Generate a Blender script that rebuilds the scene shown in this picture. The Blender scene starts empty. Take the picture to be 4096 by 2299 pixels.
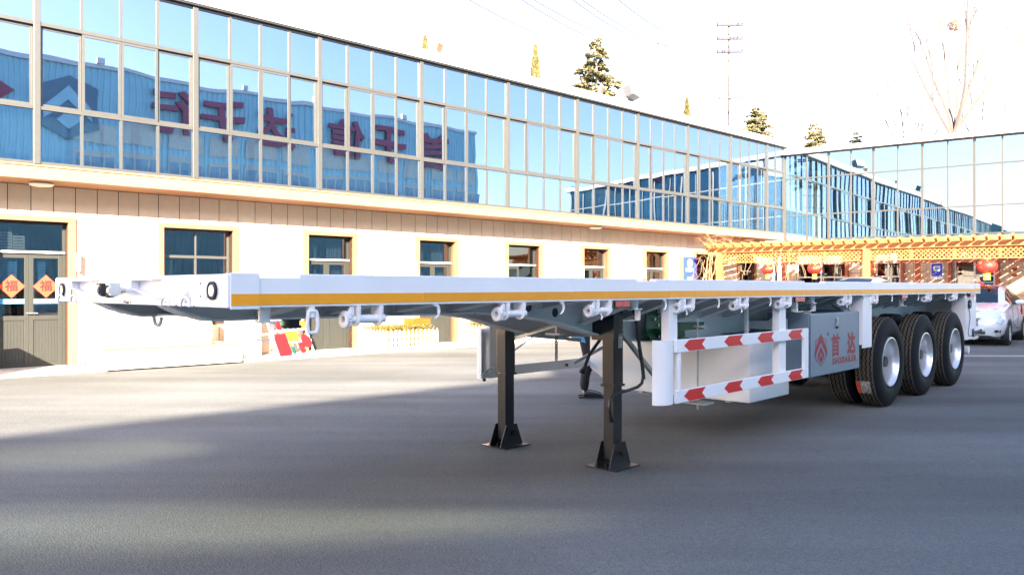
import bpy, math, random
from mathutils import Vector, Matrix, Euler
random.seed(7)
sc = bpy.context.scene
C = sc.collection
PI = math.pi
R = math.radians

# ------------------------------------------------------------------ camera
cam_d = bpy.data.cameras.new('camera'); cam = bpy.data.objects.new('camera', cam_d); C.objects.link(cam)
cam.location = (0, 0, 1.44); cam.rotation_euler = (R(90), 0, 0)
cam_d.sensor_width = 36; cam_d.lens = 36*3109/4096; cam_d.clip_end = 2000; cam_d.clip_start = 0.05
sc.camera = cam
# ------------------------------------------------------------------ sky, sun, exposure
SUN_EL = R(23.4)
SUN_AZ = (0.0775, -0.997)                      # horizontal direction towards the sun (behind the camera)
w = bpy.data.worlds.new('World'); sc.world = w; w.use_nodes = True
nt = w.node_tree; bg = nt.nodes['Background']
sky = nt.nodes.new('ShaderNodeTexSky'); sky.sky_type = 'NISHITA'; sky.sun_disc = False
sky.sun_elevation = SUN_EL; sky.sun_rotation = math.atan2(SUN_AZ[0], SUN_AZ[1])
sky.dust_density = 1.0; sky.air_density = 1.0; sky.ozone_density = 1.0
wb = nt.nodes.new('ShaderNodeVectorMath'); wb.operation = 'MULTIPLY'; wb.inputs[1].default_value = (1.14, 1.0, 1.02)   # white balance of the photo
nt.links.new(sky.outputs[0], wb.inputs[0]); nt.links.new(wb.outputs[0], bg.inputs[0]); bg.inputs[1].default_value = 0.085
sd = bpy.data.lights.new('sun', 'SUN'); so = bpy.data.objects.new('sun', sd); C.objects.link(so)
sd.energy = 5.0; sd.angle = R(0.53); sd.color = (1.0, 0.85, 0.66)
so.rotation_euler = Vector((SUN_AZ[0]*math.cos(SUN_EL), SUN_AZ[1]*math.cos(SUN_EL), math.sin(SUN_EL))).to_track_quat('Z', 'Y').to_euler()
so.location = (0, -20, 40)
sc.view_settings.view_transform = 'Standard'; sc.view_settings.look = 'None'
sc.view_settings.exposure = 3.1; sc.view_settings.gamma = 1.0; sc.view_settings.use_curve_mapping = False
sc.cycles.use_denoising = True
sc.cycles.caustics_reflective = True
sc.cycles.blur_glossy = 0.35
sc.cycles.max_bounces = 10; sc.cycles.transparent_max_bounces = 24; sc.cycles.glossy_bounces = 6
sc.cycles.sample_clamp_indirect = 8.0

# ------------------------------------------------------------------ materials
def new_mat(name):
    m = bpy.data.materials.new(name); m.use_nodes = True
    return m, m.node_tree, m.node_tree.nodes['Principled BSDF']

def mat(name, col, rough=0.6, metal=0.0, var=0.12, scale=6.0, bump=0.0, bscale=60.0, rnd=0.0, spec=0.5, coat=0.0, streak=None):
    m, t, p = new_mat(name)
    N, L = t.nodes, t.links
    p.inputs['Roughness'].default_value = rough; p.inputs['Metallic'].default_value = metal
    p.inputs['Specular IOR Level'].default_value = spec
    p.inputs['Coat Weight'].default_value = coat
    geo = N.new('ShaderNodeNewGeometry')
    mp = N.new('ShaderNodeMapping'); L.new(geo.outputs['Position'], mp.inputs[0])
    if streak: mp.inputs['Scale'].default_value = streak
    no = N.new('ShaderNodeTexNoise'); no.inputs['Scale'].default_value = scale; no.inputs['Detail'].default_value = 6
    no.inputs['Roughness'].default_value = 0.65
    L.new(mp.outputs[0], no.inputs[0])
    mr = N.new('ShaderNodeMapRange'); mr.inputs[1].default_value = 0.25; mr.inputs[2].default_value = 0.75
    mr.inputs[3].default_value = 1-var; mr.inputs[4].default_value = 1+var
    L.new(no.outputs['Fac'], mr.inputs[0])
    val = mr.outputs[0]
    if rnd:
        oi = N.new('ShaderNodeObjectInfo'); m2 = N.new('ShaderNodeMapRange')
        m2.inputs[3].default_value = 1-rnd; m2.inputs[4].default_value = 1+rnd
        L.new(oi.outputs['Random'], m2.inputs[0])
        mu = N.new('ShaderNodeMath'); mu.operation = 'MULTIPLY'; L.new(val, mu.inputs[0]); L.new(m2.outputs[0], mu.inputs[1]); val = mu.outputs[0]
    vm = N.new('ShaderNodeVectorMath'); vm.operation = 'SCALE'; vm.inputs[0].default_value = col[:3]
    L.new(val, vm.inputs['Scale']); L.new(vm.outputs[0], p.inputs['Base Color'])
    if bump:
        n2 = N.new('ShaderNodeTexNoise'); n2.inputs['Scale'].default_value = bscale; n2.inputs['Detail'].default_value = 4
        L.new(geo.outputs['Position'], n2.inputs[0])
        bp = N.new('ShaderNodeBump'); bp.inputs['Strength'].default_value = bump; bp.inputs['Distance'].default_value = 0.01
        L.new(n2.outputs['Fac'], bp.inputs['Height']); L.new(bp.outputs[0], p.inputs['Normal'])
    return m

def mat_glass(name, tint, trans, mixf, warp=0.0, wscale=1.0, haze=0.0, sag=0.0):
    """coated window glass: a tinted mirror film over tinted clear glass; each pane is slightly dished and wavy"""
    m = bpy.data.materials.new(name); m.use_nodes = True
    t = m.node_tree; N, L = t.nodes, t.links
    N.remove(N['Principled BSDF']); out = N['Material Output']
    g = N.new('ShaderNodeBsdfGlossy'); g.inputs['Color'].default_value = (*tint, 1); g.inputs['Roughness'].default_value = 0.0
    refl = g.outputs[0]; gl = [g]
    if haze:
        g2 = N.new('ShaderNodeBsdfGlossy'); g2.inputs['Color'].default_value = (*tint, 1); g2.inputs['Roughness'].default_value = 0.15
        mh = N.new('ShaderNodeMixShader'); mh.inputs[0].default_value = haze; L.new(g.outputs[0], mh.inputs[1]); L.new(g2.outputs[0], mh.inputs[2]); refl = mh.outputs[0]; gl.append(g2)
    tr = N.new('ShaderNodeBsdfTransparent'); tr.inputs[0].default_value = (*trans, 1)
    mx = N.new('ShaderNodeMixShader')
    gi = N.new('ShaderNodeNewGeometry'); dt = N.new('ShaderNodeVectorMath'); dt.operation = 'DOT_PRODUCT'      # reflectance by angle, same from both faces
    L.new(gi.outputs['Incoming'], dt.inputs[0]); L.new(gi.outputs['True Normal'], dt.inputs[1])
    ab = N.new('ShaderNodeMath'); ab.operation = 'ABSOLUTE'; L.new(dt.outputs['Value'], ab.inputs[0])
    om = N.new('ShaderNodeMath'); om.operation = 'SUBTRACT'; om.inputs[0].default_value = 1.0; L.new(ab.outputs[0], om.inputs[1])
    pw = N.new('ShaderNodeMath'); pw.operation = 'POWER'; pw.inputs[1].default_value = 5.0; L.new(om.outputs[0], pw.inputs[0])
    sc_ = N.new('ShaderNodeMath'); sc_.operation = 'MULTIPLY_ADD'; sc_.inputs[1].default_value = 1-mixf; sc_.inputs[2].default_value = mixf
    L.new(pw.outputs[0], sc_.inputs[0]); L.new(sc_.outputs[0], mx.inputs[0])
    L.new(tr.outputs[0], mx.inputs[1]); L.new(refl, mx.inputs[2]); L.new(mx.outputs[0], out.inputs[0])
    if warp:
        geo = N.new('ShaderNodeNewGeometry'); oi = N.new('ShaderNodeObjectInfo')
        mul = N.new('ShaderNodeMath'); mul.operation = 'MULTIPLY'; mul.inputs[1].default_value = 37.0
        L.new(oi.outputs['Random'], mul.inputs[0])
        no = N.new('ShaderNodeTexNoise'); no.noise_dimensions = '4D'; no.inputs['Scale'].default_value = wscale; no.inputs['Detail'].default_value = 0.0
        L.new(geo.outputs['Position'], no.inputs['Vector']); L.new(mul.outputs[0], no.inputs['W'])
        h1 = N.new('ShaderNodeMath'); h1.operation = 'MULTIPLY'; h1.inputs[1].default_value = warp; L.new(no.outputs['Fac'], h1.inputs[0]); hh = h1.outputs[0]
        if sag:
            tc = N.new('ShaderNodeTexCoord'); v1 = N.new('ShaderNodeVectorMath'); v1.operation = 'MULTIPLY_ADD'; v1.inputs[1].default_value = (2, 0, 2); v1.inputs[2].default_value = (-1, 0, -1)
            L.new(tc.outputs['Generated'], v1.inputs[0]); d = N.new('ShaderNodeVectorMath'); d.operation = 'DOT_PRODUCT'; L.new(v1.outputs[0], d.inputs[0]); L.new(v1.outputs[0], d.inputs[1])
            m2 = N.new('ShaderNodeMath'); m2.operation = 'MULTIPLY_ADD'; m2.inputs[1].default_value = sag; L.new(d.outputs['Value'], m2.inputs[0]); L.new(hh, m2.inputs[2]); hh = m2.outputs[0]
        bp = N.new('ShaderNodeBump'); bp.inputs['Strength'].default_value = 1.0; bp.inputs['Distance'].default_value = 1.0
        L.new(hh, bp.inputs['Height'])
        for q in gl: L.new(bp.outputs[0], q.inputs['Normal'])
    return m

def mat_asphalt():
    m, t, p = new_mat('asphalt'); N, L = t.nodes, t.links
    geo = N.new('ShaderNodeNewGeometry')
    big = N.new('ShaderNodeTexNoise'); big.inputs['Scale'].default_value = 0.35; big.inputs['Detail'].default_value = 5
    fine = N.new('ShaderNodeTexVoronoi'); fine.inputs['Scale'].default_value = 75; fine.feature = 'F1'
    grit = N.new('ShaderNodeTexNoise'); grit.inputs['Scale'].default_value = 130; grit.inputs['Detail'].default_value = 3
    tyre = N.new('ShaderNodeTexNoise'); tyre.inputs['Scale'].default_value = 1.2; tyre.inputs['Detail'].default_value = 4
    mp = N.new('ShaderNodeMapping'); mp.inputs['Rotation'].default_value = (0, 0, R(-42)); mp.inputs['Scale'].default_value = (0.12, 1.6, 1)
    L.new(geo.outputs['Position'], mp.inputs[0]); L.new(mp.outputs[0], tyre.inputs[0])
    for n in (big, fine, grit): L.new(geo.outputs['Position'], n.inputs[0])
    cr = N.new('ShaderNodeValToRGB'); cr.color_ramp.elements[0].position = 0.3; cr.color_ramp.elements[1].position = 0.72
    cr.color_ramp.elements[0].color = (0.080, 0.085, 0.085, 1); cr.color_ramp.elements[1].color = (0.119, 0.124, 0.122, 1)
    L.new(big.outputs['Fac'], cr.inputs[0])
    def scaled(src, lo, hi, a, b):
        r = N.new('ShaderNodeMapRange'); r.inputs[1].default_value = lo; r.inputs[2].default_value = hi
        r.inputs[3].default_value = a; r.inputs[4].default_value = b; L.new(src, r.inputs[0]); return r.outputs[0]
    a1 = scaled(grit.outputs['Fac'], .3, .7, .62, 1.38)
    a2 = scaled(tyre.outputs['Fac'], .3, .7, .9, 1.1)
    a3 = scaled(fine.outputs['Color'], 0, 1, .8, 1.2)
    mu = N.new('ShaderNodeMath'); mu.operation = 'MULTIPLY'; L.new(a1, mu.inputs[0]); L.new(a2, mu.inputs[1])
    mu2 = N.new('ShaderNodeMath'); mu2.operation = 'MULTIPLY'; L.new(mu.outputs[0], mu2.inputs[0]); L.new(a3, mu2.inputs[1])
    # long tone bands: sun streaks off the glass painted into the colour, plus wear
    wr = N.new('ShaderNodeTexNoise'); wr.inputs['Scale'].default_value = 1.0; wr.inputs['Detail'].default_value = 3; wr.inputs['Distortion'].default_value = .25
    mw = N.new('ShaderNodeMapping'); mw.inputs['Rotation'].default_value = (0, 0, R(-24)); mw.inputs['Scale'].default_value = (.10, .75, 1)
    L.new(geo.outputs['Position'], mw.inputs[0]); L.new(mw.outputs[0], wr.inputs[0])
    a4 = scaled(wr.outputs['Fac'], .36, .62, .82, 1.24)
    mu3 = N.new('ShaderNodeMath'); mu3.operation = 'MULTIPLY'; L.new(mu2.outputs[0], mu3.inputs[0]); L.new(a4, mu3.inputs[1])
    # fine hairline cracks and seams
    ck = N.new('ShaderNodeTexVoronoi'); ck.feature = 'DISTANCE_TO_EDGE'; ck.inputs['Scale'].default_value = .42
    nz = N.new('ShaderNodeTexNoise'); nz.inputs['Scale'].default_value = 2.2; nz.inputs['Detail'].default_value = 6; L.new(geo.outputs['Position'], nz.inputs[0])
    va = N.new('ShaderNodeVectorMath'); va.operation = 'MULTIPLY_ADD'; va.inputs[1].default_value = (.9, .9, 0); L.new(nz.outputs['Color'], va.inputs[0]); L.new(geo.outputs['Position'], va.inputs[2]); L.new(va.outputs[0], ck.inputs[0])
    a5 = scaled(ck.outputs['Distance'], .0, .008, .90, 1.0)
    mu4 = N.new('ShaderNodeMath'); mu4.operation = 'MULTIPLY'; L.new(mu3.outputs[0], mu4.inputs[0]); L.new(a5, mu4.inputs[1]); mu2 = mu4
    # light dusty scuffs and chippings
    sp = N.new('ShaderNodeTexNoise'); sp.inputs['Scale'].default_value = 2.3; sp.inputs['Detail'].default_value = 8; sp.inputs['Roughness'].default_value = .8
    mp2 = N.new('ShaderNodeMapping'); mp2.inputs['Scale'].default_value = (1, 3.2, 1); mp2.inputs['Rotation'].default_value = (0, 0, R(20))
    L.new(geo.outputs['Position'], mp2.inputs[0]); L.new(mp2.outputs[0], sp.inputs[0])
    d = scaled(sp.outputs['Fac'], .64, .78, 0, .85)
    vm = N.new('ShaderNodeVectorMath'); vm.operation = 'SCALE'; L.new(cr.outputs[0], vm.inputs[0]); L.new(mu2.outputs[0], vm.inputs['Scale'])
    mx = N.new('ShaderNodeMix'); mx.data_type = 'RGBA'; mx.inputs[7].default_value = (.24, .23, .21, 1)
    L.new(d, mx.inputs[0]); L.new(vm.outputs[0], mx.inputs[6]); L.new(mx.outputs[2], p.inputs['Base Color'])
    p.inputs['Roughness'].default_value = 0.88; p.inputs['Specular IOR Level'].default_value = 0.3
    b1 = N.new('ShaderNodeBump'); b1.inputs['Strength'].default_value = .85; b1.inputs['Distance'].default_value = .006
    ad = N.new('ShaderNodeMath'); ad.operation = 'ADD'; L.new(grit.outputs['Fac'], ad.inputs[0]); L.new(fine.outputs['Distance'], ad.inputs[1])
    L.new(ad.outputs[0], b1.inputs['Height']); L.new(b1.outputs[0], p.inputs['Normal'])
    return m

def mat_lantern():
    m, t, p = new_mat('lantern_silk'); N, L = t.nodes, t.links
    tc = N.new('ShaderNodeTexCoord'); no = N.new('ShaderNodeTexNoise'); no.inputs['Scale'].default_value = 9
    L.new(tc.outputs['Object'], no.inputs[0])
    cr = N.new('ShaderNodeValToRGB'); cr.color_ramp.elements[0].position = .60; cr.color_ramp.elements[1].position = .62
    cr.color_ramp.elements[0].color = (.32, .014, .008, 1); cr.color_ramp.elements[1].color = (.45, .16, .01, 1)
    L.new(no.outputs['Fac'], cr.inputs[0]); L.new(cr.outputs[0], p.inputs['Base Color']); p.inputs['Roughness'].default_value = .6
    return m

M = {}
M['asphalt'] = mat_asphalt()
M['paving'] = mat('pale_concrete', (.42, .38, .34), .85, var=.15, scale=3, bump=.3, bscale=40)
M['line'] = mat('road_paint', (.55, .55, .53), .7, var=.3, scale=30)
M['stone'] = mat('beige_stone_panel', (.62, .50, .37), .75, var=.06, scale=8, bump=.15, bscale=120, rnd=.04)
M['joint'] = mat('joint_brown', (.035, .018, .01), .9)
M['trim'] = mat('peach_render', (.27, .125, .065), .8, var=.06, scale=5, bump=.2, bscale=90)
M['fascia'] = mat('slab_peach_paint', (.29, .155, .09), .75, var=.10, scale=2.5, bump=.15, bscale=50, streak=(1, 1, .4))
M['alu'] = mat('champagne_aluminium', (.098, .098, .092), .42, .5, var=.08, scale=12)
M['alu_white'] = mat('roof_flashing', (.6, .62, .62), .5, .1, var=.06)
M['alu_grey'] = mat('grey_door_aluminium', (.034, .036, .032), .5, .2, var=.08, scale=10)
M['glass'] = mat_glass('blue_coated_glass', (.44, .54, .72), (.56, .72, .80), .55, warp=.0045, wscale=1.0, haze=0.0, sag=.00008)
M['wing_glass'] = mat_glass('pale_blue_coated_glass', (.46, .62, .74), (.56, .72, .80), .58, warp=.004, wscale=.8, haze=0.0, sag=.00008)
M['dark_glass'] = mat_glass('door_glass', (.35, .38, .42), (.55, .6, .62), .30, warp=.003, wscale=1.5)
M['sun_slit_glass'] = mat_glass('added_sun_slit_glass', (.4, .45, .48), (.56, .60, .54), .04)  # tinted glass for the added sun slits in the hall wall
M['clear_glass'] = mat_glass('added_roof_pane_glass', (.5, .5, .5), (.97, .97, .97), .05)  # clear glass for the added opening in the hall roof
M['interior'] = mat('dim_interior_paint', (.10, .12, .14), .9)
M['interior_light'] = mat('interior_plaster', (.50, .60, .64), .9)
M['baluster'] = mat('white_baluster', (.75, .75, .72), .5)
M['curtain'] = mat('blue_grey_curtain', (.18, .23, .30), .9, var=.2, scale=3)
M['white'] = mat('white_truck_paint', (.84, .83, .84), .33, var=.04, scale=3.5, coat=.15, bump=.05, bscale=9)
M['white_under'] = mat('white_primer_paint', (.82, .81, .80), .5, var=.06, scale=3.0)
M['grey_paint'] = mat('grey_box_paint', (.20, .26, .32), .42, .35, var=.04, scale=2)
M['galv'] = mat('galvanised_steel', (.36, .38, .38), .4, .7, var=.2, scale=14)
M['chrome'] = mat('bright_steel', (.6, .6, .6), .25, .9)
M['rim'] = mat('silver_rim_paint', (.62, .64, .66), .32, .65, var=.05)
M['black'] = mat('black_gloss_paint', (.012, .012, .013), .38, var=.3, scale=8, coat=.2)
M['black_plastic'] = mat('black_rubber_part', (.02, .02, .022), .6)
M['dark_grey'] = mat('grey_casting', (.05, .053, .06), .5)
M['tyre'] = mat('tyre_rubber', (.007, .008, .0095), .75, var=.2, scale=12, bump=.15, bscale=80, spec=.22)
M['tread'] = mat('dusty_tread_rubber', (.075, .064, .048), .9, var=.35, scale=18, bump=.2, bscale=120)
M['orange'] = mat('orange_reflective_tape', (.92, .36, .004), .35, var=.06, scale=9, rnd=.05, coat=.2)
M['red_refl'] = mat('red_reflective_film', (.62, .018, .014), .35, var=.05, coat=.2)
M['red_lens'] = mat('red_lamp_lens', (.62, .09, .06), .25, var=.25, scale=60, coat=.6)
M['clear_lens'] = mat('clear_lamp_lens', (.72, .74, .72), .15, var=.1, coat=.8)
M['green'] = mat('green_casting_paint', (.008, .10, .035), .4, var=.2, scale=10, coat=.1)
M['rust'] = mat('rust_spot', (.12, .06, .035), .9, var=.5, scale=40)
M['chain'] = mat('oily_chain_steel', (.09, .08, .07), .5, .6)
M['logo_red'] = mat('logo_red_print', (.26, .010, .018), .45)
M['paper'] = mat('white_label_paper', (.7, .7, .68), .6, var=.08)
M['torn'] = mat('torn_white_label', (.30, .30, .29), .8, var=.95, scale=32)
M['ink'] = mat('label_ink', (.05, .06, .1), .7)
M['pine_wood'] = mat('orange_stained_timber', (.38, .135, .035), .6, var=.15, scale=9, streak=(1, 1, 3), rnd=.06)
M['red_wood'] = mat('red_brown_timber', (.32, .085, .045), .65, var=.15, scale=9)
M['tile_beige'] = mat('beige_wall_tile', (.50, .38, .26), .6, var=.08, rnd=.05)
M['lantern'] = mat_lantern()
M['gold'] = mat('gold_fringe', (.8, .42, .04), .6)
M['fu_red'] = mat('festive_orange_red_paper', (.55, .055, .02), .6)
M['fu_ink'] = mat('festive_dark_ink', (.03, .003, .002), .6)
M['banner'] = mat('light_blue_film', (.12, .42, .78), .5)
M['navy'] = mat('blue_sign_panel', (.03, .06, .42), .4)
M['sign_white'] = mat('white_print', (.75, .77, .8), .5)
M['corr'] = mat('blue_corrugated_cladding', (.32, .60, .66), .5, .0, var=.08, scale=1.5)
M['opp_beige'] = mat('beige_factory_panel', (.52, .53, .44), .7)
M['opp_dark'] = mat('factory_window_band', (.18, .32, .40), .3)
M['sign_red'] = mat('red_sign_letter', (.30, .05, .09), .5)
M['shield_grey'] = mat('grey_shield_sign', (.11, .19, .25), .5)
M['wall_white'] = mat('white_glazed_tile', (.72, .68, .60), .5, var=.05)
M['cream'] = mat('cream_conduit', (.26, .15, .08), .6)
M['brass'] = mat('tap_brass', (.45, .32, .2), .35, .7)
M['picket'] = mat('white_picket_plastic', (.80, .79, .76), .5)
M['leaf_hedge'] = mat('yellow_green_hedge_leaf', (.115, .085, .014), .7, var=.35, scale=20, rnd=.1)
M['soil'] = mat('planter_soil', (.07, .05, .035), .95)
M['leaf_cedar'] = mat('cedar_needle', (.13, .12, .06), .75, var=.4, scale=1.2)
M['leaf_cypress'] = mat('cypress_spray', (.10, .09, .03), .75, var=.4, scale=1.5)
M['bark'] = mat('grey_brown_bark', (.26, .20, .15), .9, var=.3, scale=8)
M['pale_bark'] = mat('pale_poplar_bark', (.10, .085, .08), .85, var=.25, scale=3)
M['twig'] = mat('dry_twig', (.38, .25, .17), .9, var=.3, scale=20)
M['vine'] = mat('dry_vine', (.26, .15, .08), .85, var=.2, scale=9)
M['concrete'] = mat('pole_concrete', (.45, .45, .44), .85, var=.1)
M['wire'] = mat('aluminium_wire', (.06, .06, .09), .6)
M['iron'] = mat('galvanised_crossarm', (.05, .045, .06), .6)
M['car_white'] = mat('white_car_paint', (.60, .64, .67), .22, var=.01, coat=.8)
M['car_silver'] = mat('silver_car_paint', (.42, .41, .39), .3, .4, var=.01, coat=.8)
M['car_glass'] = mat_glass('car_window_glass', (.30, .37, .42), (.25, .28, .30), .26)
M['headlamp'] = mat('headlamp_glass', (.26, .27, .30), .12, .3, var=.35, scale=18, coat=1)
M['ribbon'] = mat('red_ribbon', (.35, .006, .015), .6)
M['trousers'] = mat('black_trouser_cloth', (.012, .013, .016), .9, bump=.3)
M['jacket'] = mat('blue_work_jacket', (.05, .22, .38), .8, bump=.3)
M['shoe'] = mat('black_leather_shoe', (.015, .018, .018), .3, coat=.4)
M['skin'] = mat('skin', (.5, .3, .2), .55)
M['hair'] = mat('black_hair', (.01, .01, .01), .6)
for k_, c_ in (('board_red', (.16, .006, .008)), ('board_green', (.004, .075, .05)), ('board_yellow', (.30, .12, .015)), ('board_blue', (.02, .035, .12))):
    M[k_] = mat(k_ + '_paint', c_, .5)
M['crate_yellow'] = mat('yellow_crate_plastic', (.20, .095, .008), .5)
M['broom'] = mat('broom_bristle', (.25, .19, .15), .9, var=.4, scale=60)
M['hill'] = mat('distant_hill_scrub', (.07, .10, .10), .95, var=.3, scale=.03)
M['bin_grey'] = mat('bin_plastic', (.03, .04, .05), .6)

# ------------------------------------------------------------------ mesh helpers
class MB:
    def __init__(s): s.v = []; s.f = []
    def add(s, vs, fs):
        n = len(s.v); s.v += [tuple(v) for v in vs]; s.f += [tuple(i+n for i in f) for f in fs]; return s
    def box(s, x0, x1, y0, y1, z0, z1):
        vs = [(x, y, z) for x in (x0, x1) for y in (y0, y1) for z in (z0, z1)]
        return s.add(vs, [(0, 1, 3, 2), (4, 6, 7, 5), (0, 4, 5, 1), (2, 3, 7, 6), (0, 2, 6, 4), (1, 5, 7, 3)])
    def prism(s, poly, lo, hi, axis='y'):
        """poly: 2D points in the plane across axis; y: (x,z), x: (y,z), z: (x,y)"""
        def P(a, b, h): return (a, h, b) if axis == 'y' else ((h, a, b) if axis == 'x' else (a, b, h))
        n = len(poly)
        vs = [P(a, b, lo) for a, b in poly] + [P(a, b, hi) for a, b in poly]
        area = sum(poly[i][0]*poly[(i+1) % n][1]-poly[(i+1) % n][0]*poly[i][1] for i in range(n))
        f1 = tuple(range(n)); f2 = tuple(range(2*n-1, n-1, -1))
        fs = [f1, f2] + [(i, i+n, (i+1) % n+n, (i+1) % n) for i in range(n)]
        if (area > 0) != (axis == 'y'): fs = [tuple(reversed(f)) for f in fs]
        return s.add(vs, fs)
    def bar(s, a, b, w, h=None, up=(0, 0, 1)):
        a, b = Vector(a), Vector(b); h = h or w; d = (b-a).normalized(); up = Vector(up)
        if abs(d.dot(up)) > .98: up = Vector((1, 0, 0))
        x = d.cross(up).normalized()*w/2; y = x.normalized().cross(d).normalized()*h/2
        vs = [p+q for p in (a, b) for q in (-x-y, x-y, x+y, -x+y)]
        return s.add(vs, [(3, 2, 1, 0), (4, 5, 6, 7), (0, 1, 5, 4), (1, 2, 6, 5), (2, 3, 7, 6), (3, 0, 4, 7)])
    def tube(s, pts, r, seg=8, cap=True):
        pts = [Vector(p) for p in pts]; n = len(pts); rr = r if isinstance(r, (list, tuple)) else [r]*n
        prev = None; rings = []
        for i, p in enumerate(pts):
            d = (pts[min(i+1, n-1)]-pts[max(i-1, 0)]).normalized()
            if prev is None:
                u = d.orthogonal().normalized()
            else:
                u = (prev - d*prev.dot(d)); u = u.normalized() if u.length > 1e-6 else d.orthogonal().normalized()
            prev = u; v = d.cross(u)
            rings.append([p+(u*math.cos(2*PI*k/seg)+v*math.sin(2*PI*k/seg))*rr[i] for k in range(seg)])
        vs = [q for ring in rings for q in ring]
        fs = [(i*seg+k, i*seg+(k+1) % seg, (i+1)*seg+(k+1) % seg, (i+1)*seg+k) for i in range(n-1) for k in range(seg)]
        if cap: fs += [tuple(range(seg-1, -1, -1)), tuple((n-1)*seg+k for k in range(seg))]
        return s.add(vs, fs)
    def lathe(s, prof, c=(0, 0, 0), axis='y', seg=32, a0=0, a1=2*PI, closed=False):
        """prof: (along axis, radius) points"""
        full = abs(a1-a0-2*PI) < 1e-6; m = seg if full else seg+1; vs = []
        for k in range(m):
            a = a0+(a1-a0)*k/seg; ca, sa = math.cos(a), math.sin(a)
            for h, r in prof:
                q = (r*ca, h, r*sa) if axis == 'y' else ((h, r*ca, r*sa) if axis == 'x' else (r*ca, r*sa, h))
                vs.append((c[0]+q[0], c[1]+q[1], c[2]+q[2]))
        n = len(prof); fs = []
        for k in range(seg):
            k2 = (k+1) % m
            for j in range(n if closed else n-1):
                j2 = (j+1) % n
                fs.append((k*n+j, k2*n+j, k2*n+j2, k*n+j2))
        return s.add(vs, fs)
    def disc(s, c, r, h0, h1, axis='y', seg=20):
        return s.lathe([(h0, 0.0005), (h0, r), (h1, r), (h1, 0.0005)], c, axis, seg)
    def quad(s, a, b, c, d): return s.add([a, b, c, d], [(0, 1, 2, 3)])
    def mesh(s, name, m, smooth=False, fix=True):
        me = bpy.data.meshes.new(name); me.from_pydata(s.v, [], s.f); me.validate()
        ms = m if isinstance(m, (list, tuple)) else [m]
        for q in ms: me.materials.append(M[q] if isinstance(q, str) else q)
        if fix:
            import bmesh
            bm = bmesh.new(); bm.from_mesh(me); bmesh.ops.recalc_face_normals(bm, faces=bm.faces); bm.to_mesh(me); bm.free()
        if smooth:
            me.shade_smooth() if hasattr(me, 'shade_smooth') else None
            try: me.set_sharp_from_angle(angle=R(40))
            except Exception: pass
        return me
    def build(s, name, m, parent=None, smooth=False, bev=0.0, fix=True, **kw):
        return put(s.mesh(name, m, smooth, fix), name, parent, bev=bev, **kw)

def put(me, name, parent=None, loc=(0, 0, 0), rot=(0, 0, 0), scl=(1, 1, 1), bev=0.0, label=None, cat=None, group=None, kind=None):
    o = bpy.data.objects.new(name, me); C.objects.link(o); o.parent = parent
    o.location = loc; o.rotation_euler = rot; o.scale = scl
    if bev:
        b = o.modifiers.new('edge', 'BEVEL'); b.width = bev; b.segments = 2; b.limit_method = 'ANGLE'; b.angle_limit = R(35)
    if label: o['label'] = label
    if cat: o['category'] = cat
    if group: o['group'] = group
    if kind: o['kind'] = kind
    return o

def thing(name, label, cat, loc=(0, 0, 0), rz=0.0, group=None):
    o = bpy.data.objects.new(name, None); C.objects.link(o); o.location = loc; o.rotation_euler = (0, 0, rz)
    o['label'] = label; o['category'] = cat; o.empty_display_size = .2
    if group: o['group'] = group
    return o

def copy_tree(o, parent=None):
    c = o.copy(); C.objects.link(c); c.parent = parent
    for ch in list(o.children): copy_tree(ch, c)
    return c

def text_mesh(body, size, m, ext=.001, bold=0.0, spacing=1.0, align='CENTER'):
    cu = bpy.data.curves.new('lettering', 'FONT'); cu.body = body; cu.size = size; cu.align_x = align; cu.align_y = 'CENTER'
    cu.extrude = ext; cu.offset = bold; cu.space_character = spacing; cu.resolution_u = 3
    o = bpy.data.objects.new('lettering_source', cu); C.objects.link(o)
    dg = bpy.context.evaluated_depsgraph_get(); dg.update()
    me = bpy.data.meshes.new_from_object(o.evaluated_get(dg)); bpy.data.objects.remove(o); bpy.data.curves.remove(cu)
    me.materials.clear(); me.materials.append(M[m]); me.name = 'lettering'
    return me

FRONT = (R(90), 0, 0)             # text standing upright, read from local -y

# ------------------------------------------------------------------ ground
TH_F = math.atan2(.674, .738); TH_T = math.atan2(.722, .692); TH_W = math.atan2(-.568, .823)
g = MB()
g.quad((-600, -600, 0), (600, -600, 0), (600, 900, 0), (-600, 900, 0))
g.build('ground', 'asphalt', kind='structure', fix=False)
WF = Matrix.Translation((-7.95, 14.15, 0)) @ Matrix.Rotation(TH_F, 4, 'Z')
def wf(x, y, z=0): return WF @ Vector((x, y, z))
TF = Matrix.Translation((-1.198, 3.31, 0)) @ Matrix.Rotation(TH_T, 4, 'Z')
WW = Matrix.Translation((10.42, 29.8, 0)) @ Matrix.Rotation(TH_W, 4, 'Z')
# pale apron along the wall
ap = MB(); ap.box(-4, 25.5, -1.15, .3, -.05, .03); ap.box(-4, 25.5, -1.27, -1.153, -.05, .035)
o = ap.build('pavement', 'paving', kind='structure'); o.location = (-7.95, 14.15, 0); o.rotation_euler = (0, 0, TH_F)
# parking bay lines by the white car
ln = MB()
for x0, y0, x1, y1 in ((9.3, 16.4, 15.2, 16.1), (11.6, 16.32, 14.9, 19.6), (5.9, 20.3, 8.6, 23.0)):
    d = Vector((x1-x0, y1-y0, 0)).normalized(); n_ = Vector((-d.y, d.x, 0))*.055
    a, b = Vector((x0, y0, .004)), Vector((x1, y1, .004)); ln.quad(a-n_, b-n_, b+n_, a+n_)
ln.build('parking_lines', 'line', kind='structure', fix=False)
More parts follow.
